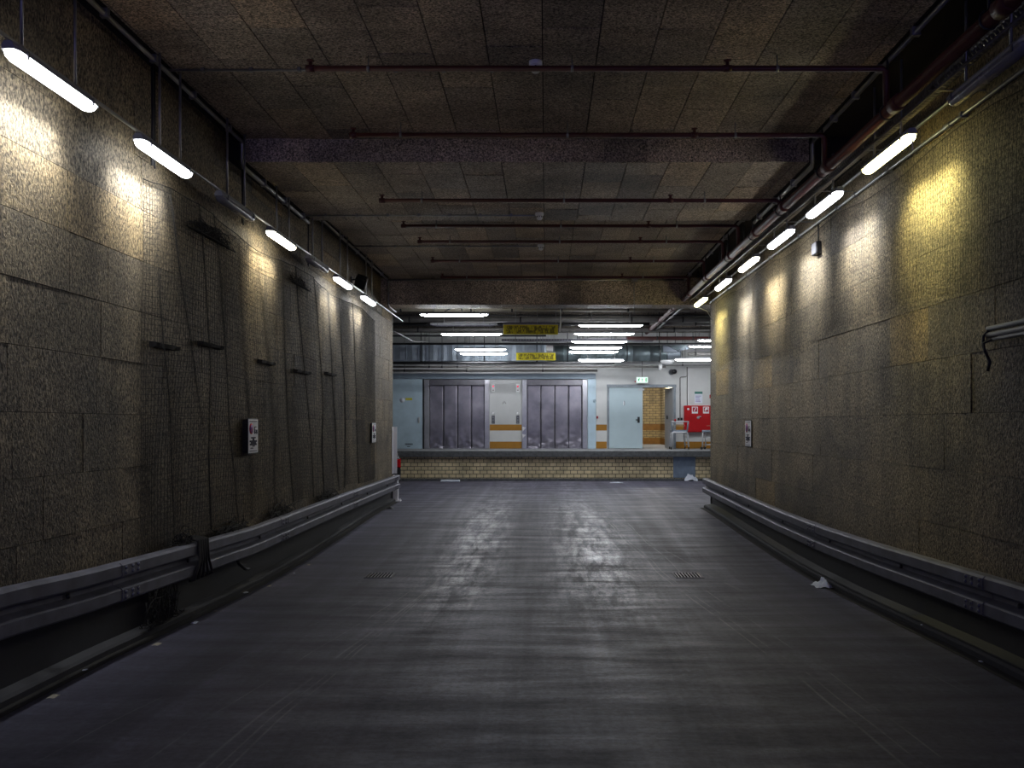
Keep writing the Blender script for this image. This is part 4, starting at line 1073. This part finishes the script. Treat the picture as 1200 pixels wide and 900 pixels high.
# ------------------------------------------------------------------ TROLLEYS
def trolley(loc, label):
    t = thing('trolley', label, 'trolley', (0, 0, 0), 'trolleys on the dock')
    W = .255
    # front hoop: two legs joined by an arch
    pts = [(-W - .03, -.02, .09), (-W, -.02, .35)] + [(-W + .08 - .08 * math.cos(a), -.02, .46 + .10 * math.sin(a)) for a in (0.3, .8, 1.3)]
    pts = pts + [(-p[0], p[1], p[2]) for p in reversed(pts)]
    mb = MB(); mb.tube(pts, .026, 8); mb.build('front_hoop', M['chrome'], t)
    mb = MB(); pts2 = [(p[0] * .9, .52, p[2]) for p in pts]; mb.tube(pts2, .022, 8); mb.build('rear_hoop', M['chrome'], t)
    mb = MB()
    for s_ in (-1, 1):
        mb.tube([(s_ * W * .97, -.02, .40), (s_ * W * .9, .52, .40)], .012, 6); mb.tube([(s_ * W, -.02, .16), (s_ * W * .88, .52, .16)], .010, 6)
    mb.build('side_rails', M['chrome'], t)
    mb = MB(); mb.box(-W * .95, W * .95, -.03, .54, .56, .63, .012); mb.build('tray', M['tray'], t)
    mb = MB()
    for s_ in (-1, 1): mb.tube([(s_ * W * .95, .0, .60), (s_ * W * 1.0, .0, .76), (s_ * W * 1.05, -.02, .90)], .026, 8)
    mb.build('upright', M['tray'], t)
    mb = MB(); mb.tube([(-W * 1.12, -.03, .90), (W * 1.12, -.03, .90)], .022, 8); mb.build('handle', M['chrome'], t)
    mb = MB(); mb.lathe((-W * .6, -.03, .91), (0, 0, 1), [(0, .028), (.05, .034), (.08, .02)], 10); o = mb.build('coin_lock', M['red'], t); o['label'] = 'red coin lock'
    mb = MB(); mb.box(-W * .9, W * .7, .02, .40, .76, .775, .004)
    for s_ in (-1, 1): mb.tube([(s_ * W * .6, .2, .62), (s_ * W * .6, .2, .76)], .010, 6)
    mb.build('upper_shelf', M['pipe_beige'], t)
    for s_ in (-1, 1):
        for y in (-.02, .52):
            x = s_ * (W + .03) * (1 if y < 0 else .9)
            mb = MB(); mb.tube([(x, y, .10), (x, y + .03, .045)], .012, 6); c_ = mb.build('caster', M['chrome'], t)
            mb = MB(); mb.lathe((x - .013, y + .03, .045), (1, 0, 0), [(0, .036), (.003, .045), (.023, .045), (.026, .036)], 14); mb.build('wheel', M['tyre'], c_)
    t.location = loc
    return t
tz = zd
tro = trolley((xr(796.5) * .968, 27.55, tz), 'grey metal trolley with red knob standing on the dock beside the open door')
dup(tro, (5.60, 27.45, tz), math.radians(68), 'grey metal trolley half hidden by the corner, in front of the red cabinet')

# ------------------------------------------------------------------ HALL CEILING SERVICES
def xpipe(name, y, D, r, mat, x0, x1, label, cat='pipe', n=10, hang=(), end=False):
    z = E + (497 - y) * D / F; X0, X1 = (x0 - 640) * D / F, (x1 - 640) * D / F
    t = thing(name, label, cat, ((X0 + X1) / 2, D, z))
    mb = MB(); mb.tube([(X0, D, z), (X1, D, z)], r, n); mb.build('pipe', M[mat], t)
    for hx in hang:
        X = (hx - 640) * D / F; mb = MB(); mb.tube([(X, D, z), (X, D, E + 3.06)], .008, 6); mb.tube([(X - .02, D, z), (X + .02, D, z)], r + .006, n); mb.build('hanger', M['steel_dark'], t)
xpipe('insulated_pipe', 361.8, 19.9, .072, 'pipe_beige', 340, 808, 'beige insulated pipe right behind the deep portal beam', hang=(470, 552, 600, 658, 736, 790), n=14)
xpipe('hall_pipe', 369.6, 20.6, .022, 'steel_dark', 300, 1000, 'thin dark pipe just below the beige insulated pipe', hang=(520, 690))
xpipe('hall_pipe', 374.5, 21.6, .068, 'pipe_grey', 300, 1000, 'thick grey pipe level with the highest batten lamps', hang=(480, 610, 740, 800), n=14)
xpipe('hall_pipe', 380.0, 22.6, .045, 'steel_dark', 300, 760, 'dark pipe above the nearer yellow sign', hang=(500, 660))
xpipe('hall_pipe', 379.0, 22.9, .06, 'pipe_grey', 748, 1000, 'grey pipe passing behind the end of the red main', hang=(760, 815), n=14)
xpipe('hall_pipe', 386.5, 23.6, .060, 'pipe_grey', 300, 1000, 'thick grey pipe level with the nearer yellow sign', hang=(490, 620, 790), n=14)
xpipe('hall_pipe', 396.5, 24.6, .055, 'red_pipe', 735, 1000, 'maroon pipe above the two corner batten lamps', hang=(770, 812), n=12)
xpipe('hall_pipe', 393.5, 24.6, .025, 'steel_dark', 300, 640, 'thin dark pipe over the bright zinc duct', hang=(500, 570))
xpipe('hall_pipe', 403.0, 25.4, .032, 'steel_dark', 380, 860, 'dark pipe along the top edge of the zinc duct', hang=(498, 700))
xpipe('hall_pipe', 425.3, 26.6, .040, 'steel_dark', 380, 720, 'dark pipe along the bottom edge of the zinc duct', hang=(498, 556))
xpipe('hall_pipe', 430.0, 27.5, .030, 'pipe_grey', 380, 780, 'grey pipe with clamps below the zinc duct', hang=(503, 518, 536))
xpipe('hall_pipe', 434.3, 28.0, .040, 'pipe_grey', 380, 700, 'lowest grey pipe, right above the pale blue lintel', hang=(474, 547, 636))
xpipe('hall_pipe', 428.0, 27.9, .018, 'conduit', 720, 930, 'thin pale conduit along the top of the white wall', hang=(800,))
xpipe('hall_pipe', 414.8, 26.6, .05, 'pipe_grey', 806, 950, 'grey pipe under the two corner batten lamps', hang=(815,), n=12)
# cable tray
t = thing('cable_tray', 'pale perforated cable tray spanning behind the nearer yellow sign', 'cable tray', (0.6, 24.8, E + 2.43))
X0, X1 = (588 - 640) * .0248, (765 - 640) * .0248; z = E + (497 - 399) * .0248
mb = MB(); mb.box(X0, X1, 24.65, 24.95, z - .025, z - .018); mb.box(X0, X1, 24.64, 24.65, z - .025, z + .03); mb.box(X0, X1, 24.95, 24.96, z - .025, z + .03); mb.build('tray', M['galv'], t)
mb = MB()
for i in range(int((X1 - X0) / .08)): mb.box(X0 + i * .08 + .02, X0 + i * .08 + .05, 24.636, 24.641, z - .01, z + .015)
mb.build('perforations', M['black'], t)
for x in (X0 + .4, X0 + 2.2, X1 - .3):
    mb = MB(); mb.tube([(x, 24.8, z), (x, 24.8, E + 3.06)], .01, 6); mb.build('hanger', M['steel_dark'], t)
mb = MB(); mb.tube([P(461, 388, 19.6), P(474, 394.5, 21.5), P(484, 400, 23.8), P(500, 400.5, 24.2)], .018, 6)
clip_tag(mb, 'hall_conduit', 'conduit', 'pale conduit slanting into the hall from the end of the netted wall', 'conduit', tuple(P(474, 394, 21.5)))
mb = MB(); mb.tube([P(521, 365, 19.2), P(533, 358.8, 19.2), P(541, 358.5, 19.2), P(541.3, 366, 19.2)], .016, 6)
clip_tag(mb, 'pipe_bracket', 'steel_dark', 'bent dark bracket over the frontmost batten lamp', 'bracket', tuple(P(533, 360, 19.2)))
# zinc duct
Dd = 27.7; zt_, zb_ = E + (497 - 404.3) * Dd / F, E + (497 - 422.8) * Dd / F
t = thing('zinc_duct', 'long bright zinc air duct with upright seams high above the lifts', 'duct', (-2.5, Dd, zb_))
x = -7.6; i = 0
rd = random.Random(3)
while x < (640 - 640) * .0277 - .02:
    w = rd.choice((.28, .34, .40)); w = min(w, .0 - x)
    mb = MB(); dd = rd.uniform(-.012, .012)
    mb.prism([(x, Dd + dd), (x + w * .5, Dd - .02 + dd), (x + w, Dd + dd), (x + w, Dd + .5), (x, Dd + .5)], 'z', zb_, zt_)
    mb.box(x - .012, x + .012, Dd - .035, Dd + .51, zb_ - .012, zt_ + .012)
    mb.build('duct_section', M['duct'], t); x += w; i += 1
for X in (-6.2, -4.05, -2.0, -.3):
    mb = MB(); mb.tube([(X, Dd - .06, zb_ - .04), (X, Dd - .06, E + 3.06)], .016, 6); mb.box(X - .03, X + .03, Dd - .08, Dd + .54, zb_ - .055, zb_ - .015); mb.build('hanger', M['steel_dark'], t)
t = thing('round_duct', 'dull round air duct behind the stack of batten lamps', 'duct', (2, Dd + .2, E + 2.25))
zc_ = (zt_ + zb_) / 2; r_ = (zt_ - zb_) / 2
mb = MB()
prof = []
xx = 0.03
while xx < 3.72:
    prof += [(xx, r_), (xx + .52, r_), (xx + .525, r_ + .018), (xx + .555, r_ + .018)]; xx += .56
mb.lathe((0, Dd + .22, zc_), (1, 0, 0), prof, 28); mb.build('duct_pipe', M['duct_dark'], t)
mb = MB()
pq = [(3.74, r_), (4.0, r_ * .9), (4.35, r_ * .55), (4.40, r_ * .55)]
mb.lathe((0, Dd + .22, zc_), (1, 0, 0), pq, 28); o = mb.build('reducer', M['duct'], t); o['label'] = 'bright tapering reducer'
for X in (.7, 2.63, 3.7):
    mb = MB(); mb.tube([(X, Dd + .22, zc_ + r_), (X, Dd + .22, E + 3.06)], .016, 6); mb.tube([(X - .015, Dd + .22, zc_), (X + .015, Dd + .22, zc_)], r_ + .02, 28, False); mb.build('hanger', M['steel_dark'], t)
t = thing('vent_hood', 'pale zinc wedge shaped hood beside the round duct, below the maroon pipe', 'hood', (4.1, 26.4, E + 2.3))
D2 = 26.3
mb = MB(); q = lambda x, y: ((x - 640) * D2 / F, E + (497 - y) * D2 / F)
mb.prism([q(778, 403), q(806, 403.5), q(794.5, 410.5)], 'y', D2, D2 + .3); mb.build('front_face', M['duct_dark'], t)
mb = MB(); mb.prism([q(777.5, 403.5), q(793.5, 411), q(793.5, 412), q(777.5, 412.5)], 'y', D2 - .02, D2 + .25); mb.prism([q(806.5, 404), q(807, 409), q(795.5, 411.5), q(795.3, 410.6)], 'y', D2 - .02, D2 + .25); mb.build('side_flap', M['duct'], t)
mb = MB(); mb.tube([(4.0, D2 + .15, E + 2.45), (4.0, D2 + .15, E + 3.06)], .012, 6); mb.build('hanger', M['steel_dark'], t)
t = thing('dome_speaker', 'pale grey shallow dome under the end of the round duct', 'dome', tuple(P(782, 424, 27.2)))
c = P(782, 424, 27.2); mb = MB(); mb.lathe(c, (0, 0, 1), [(-.09, .06), (-.07, .15), (.0, .22), (.05, .22)], 18); mb.build('dome', M['white_plastic'], t)
mb = MB(); mb.tube([c, (c.x, c.y, E + 3.06)], .012, 6); mb.build('hanger_rod', M['steel_dark'], t)
t = thing('motion_sensor', 'small white capsule sensor hanging below the pale grey dome', 'sensor', tuple(P(774, 430, 27.35)))
c = P(774, 430, 27.35); mb = MB(); mb.lathe(c, (0, 0, -1), [(-.10, .03), (-.05, .06), (.05, .06), (.10, .03)], 12); mb.build('sensor_body', M['white_plastic'], t)
mb = MB(); mb.tube([c + Vector((0, 0, .09)), (c.x, c.y, E + 3.06)], .008, 6); mb.build('hanger_rod', M['conduit'], t)
c = P(644, 408.5, 26.75); mb = MB(); mb.box(c.x - .11, c.x + .11, 26.62, 26.84, c.z - .09, c.z + .09, .01)
mb.tube([(c.x, 26.75, c.z + .08), (c.x, 26.75, E + 3.06)], .01, 6)
tag(mb.build('junction_box', M['white_plastic'], None, tuple(c)), 'white box hanging in front of the zinc duct above the farther yellow sign', 'box')

# yellow signs
def ysign(x0, x1, y0, y1, D, label, bits):
    w = (x1 - x0) * D / F; h = (y1 - y0) * D / F; c = P((x0 + x1) / 2, (y0 + y1) / 2, D)
    t = thing('yellow_sign', label, 'sign', tuple(c), 'yellow signs hanging in the hall')
    mb = MB(); mb.box(c.x - w / 2, c.x + w / 2, D - .012, D + .012, c.z - h / 2, c.z + h / 2, .003); mb.build('board', M['yellow'], t)
    mb = MB(); mb.box(c.x - w / 2 - .01, c.x + w / 2 + .01, D - .02, D + .02, c.z + h / 2, c.z + h / 2 + .025); mb.build('top_rail', M['conduit'], t)
    for k in (-.28, .12, .46):
        mb = MB(); mb.tube([(c.x + k * w, D, c.z + h / 2 + .02), (c.x + k * w, D, E + 3.06)], .007, 6); mb.build('hanger_rod', M['conduit'], t)
ysign(590, 654, 380.5, 392, 18.9, 'nearer and larger yellow sign with dark lettering hanging in the hall', 0)
ysign(605, 651, 413.5, 422.3, 25.9, 'farther and smaller yellow sign with dark lettering in front of the zinc duct', 1)
mb = MB(); mb.tube([P(657, 371, 19.4), P(657, 378, 19.4), P(656, 389, 19.4)], .02, 6); mb.tube([P(657, 371, 19.4), (P(657, 371, 19.4).x, 19.4, E + 3.06)], .01, 6)
clip_tag(mb, 'hanging_tube', 'white_plastic', 'short pale tube hanging beside the nearer yellow sign', 'tube', tuple(P(657, 380, 19.4)))

# ------------------------------------------------------------------ CAR behind the end of the netted wall
def car():
    x1, x0 = -3.75, -5.43; y0, y1 = 21.9, 25.85; zf = .02
    t = thing('car', 'dark parked car behind the end of the netted wall, red tail light showing', 'car', ((x0 + x1) / 2, y0, zf))
    cx = (x0 + x1) / 2; hw = (x1 - x0) / 2
    def ring(y, pts): return [(cx + s * hw * a, y, zf + z) for (a, z), s in pts]
    def sec(y, wl, zl, wm, zm, wr, zr_):
        half = [(wl * .85, zl), (wl, zl + .08), (wm, zm * .6 + zl * .4), (wm, zm), (wr, zr_ - .05), (wr * .8, zr_)]
        return [(cx + hw * a, y, zf + z) for a, z in half] + [(cx - hw * a, y, zf + z) for a, z in reversed(half)]
    secs = [sec(y0, .90, .28, .93, .80, .86, .92), sec(y0 + .06, .98, .22, 1.0, .88, .88, 1.0), sec(y0 + .25, .99, .20, 1.0, .90, .80, 1.20), sec(y0 + .55, .99, .2, 1.0, .91, .74, 1.40),
            sec(y0 + 1.2, .99, .2, 1.0, .91, .73, 1.45), sec(y0 + 2.0, .99, .2, 1.0, .90, .73, 1.42), sec(y0 + 2.55, .99, .2, 1.0, .89, .78, 1.14), sec(y0 + 2.85, .99, .2, 1.0, .88, .86, .96),
            sec(y0 + 3.5, .97, .2, .97, .80, .82, .88), sec(y0 + 3.85, .90, .25, .88, .66, .74, .74), sec(y0 + 3.95, .82, .3, .80, .56, .6, .6)]
    mb = MB(); mb.sm = True; mb.sweep(secs, True, True); mb.build('body', M['car_paint'], t)
    mb = MB(); g = .004
    mb.add([(cx - hw * .72, y0 + .20 - .02, zf + 1.03), (cx + hw * .72, y0 + .20 - .02, zf + 1.03), (cx + hw * .64, y0 + .50 - .02, zf + 1.36), (cx - hw * .64, y0 + .50 - .02, zf + 1.36)], [(0, 1, 2, 3)])
    o = mb.build('rear_window', M['glass_dark'], t); sm = o.modifiers.new('t', 'SOLIDIFY'); sm.thickness = .01
    for s in (-1, 1):
        mb = MB(); X = cx + s * hw
        mb.box(X - s * .02, X + s * .012, y0 - .02, y0 + .16, zf + .62, zf + .87, .02); mb.box(X - s * .28, X - s * .0, y0 - .03, y0 + .05, zf + .64, zf + .85, .02)
        mb.build('tail_light', M['tail_red'], t)
        mb = MB(); mb.box(X - s * .10, X + s * .014, y0 - .025, y0 + .20, zf + .42, zf + .61, .02); mb.build('side_trim', M['black'], t)
        for y in (y0 + .72, y0 + 3.2):
            mb = MB(); mb.lathe((X - s * .20, y, zf + .31), (s, 0, 0), [(0, .27), (.02, .31), (.18, .31), (.21, .27)], 22); w = mb.build('wheel', M['tyre'], t)
            mb = MB(); mb.lathe((X - s * .02, y, zf + .31), (s, 0, 0), [(0, .20), (.025, .18), (.03, .05)], 16); mb.build('hub_cap', M['conduit'], w)
    mb = MB(); mb.box(cx - hw * .97, cx + hw * .985, y0 - .10, y0 + .12, zf + .24, zf + .46, .04); mb.build('bumper', M['black'], t)
    t.rotation_euler.z = math.radians(15)
car()

# ------------------------------------------------------------------ WORLD, CAMERA, VIEW
w = bpy.data.worlds.new('World'); scene.world = w; w.use_nodes = True
bg = w.node_tree.nodes['Background']; bg.inputs[0].default_value = (.36, .35, 1.0, 1); bg.inputs[1].default_value = .80

cam = bpy.data.cameras.new('Camera'); co = bpy.data.objects.new('Camera', cam); COL.objects.link(co)
co.location = (0, 0, E); co.rotation_euler = (math.radians(90), 0, 0)
cam.sensor_width = 36; cam.lens = F / 1200 * 36
cam.shift_x = -40 / 1200; cam.shift_y = 47 / 1200
cam.clip_start = .05; cam.clip_end = 200
scene.camera = co
vs = scene.view_settings
scene.display_settings.display_device = 'sRGB'
vs.view_transform = 'Standard'; vs.look = 'None'; vs.gamma = 1; vs.use_curve_mapping = False; vs.exposure = 0
scene.cycles.use_denoising = True
scene.cycles.max_bounces = 8; scene.cycles.diffuse_bounces = 5; scene.cycles.glossy_bounces = 4
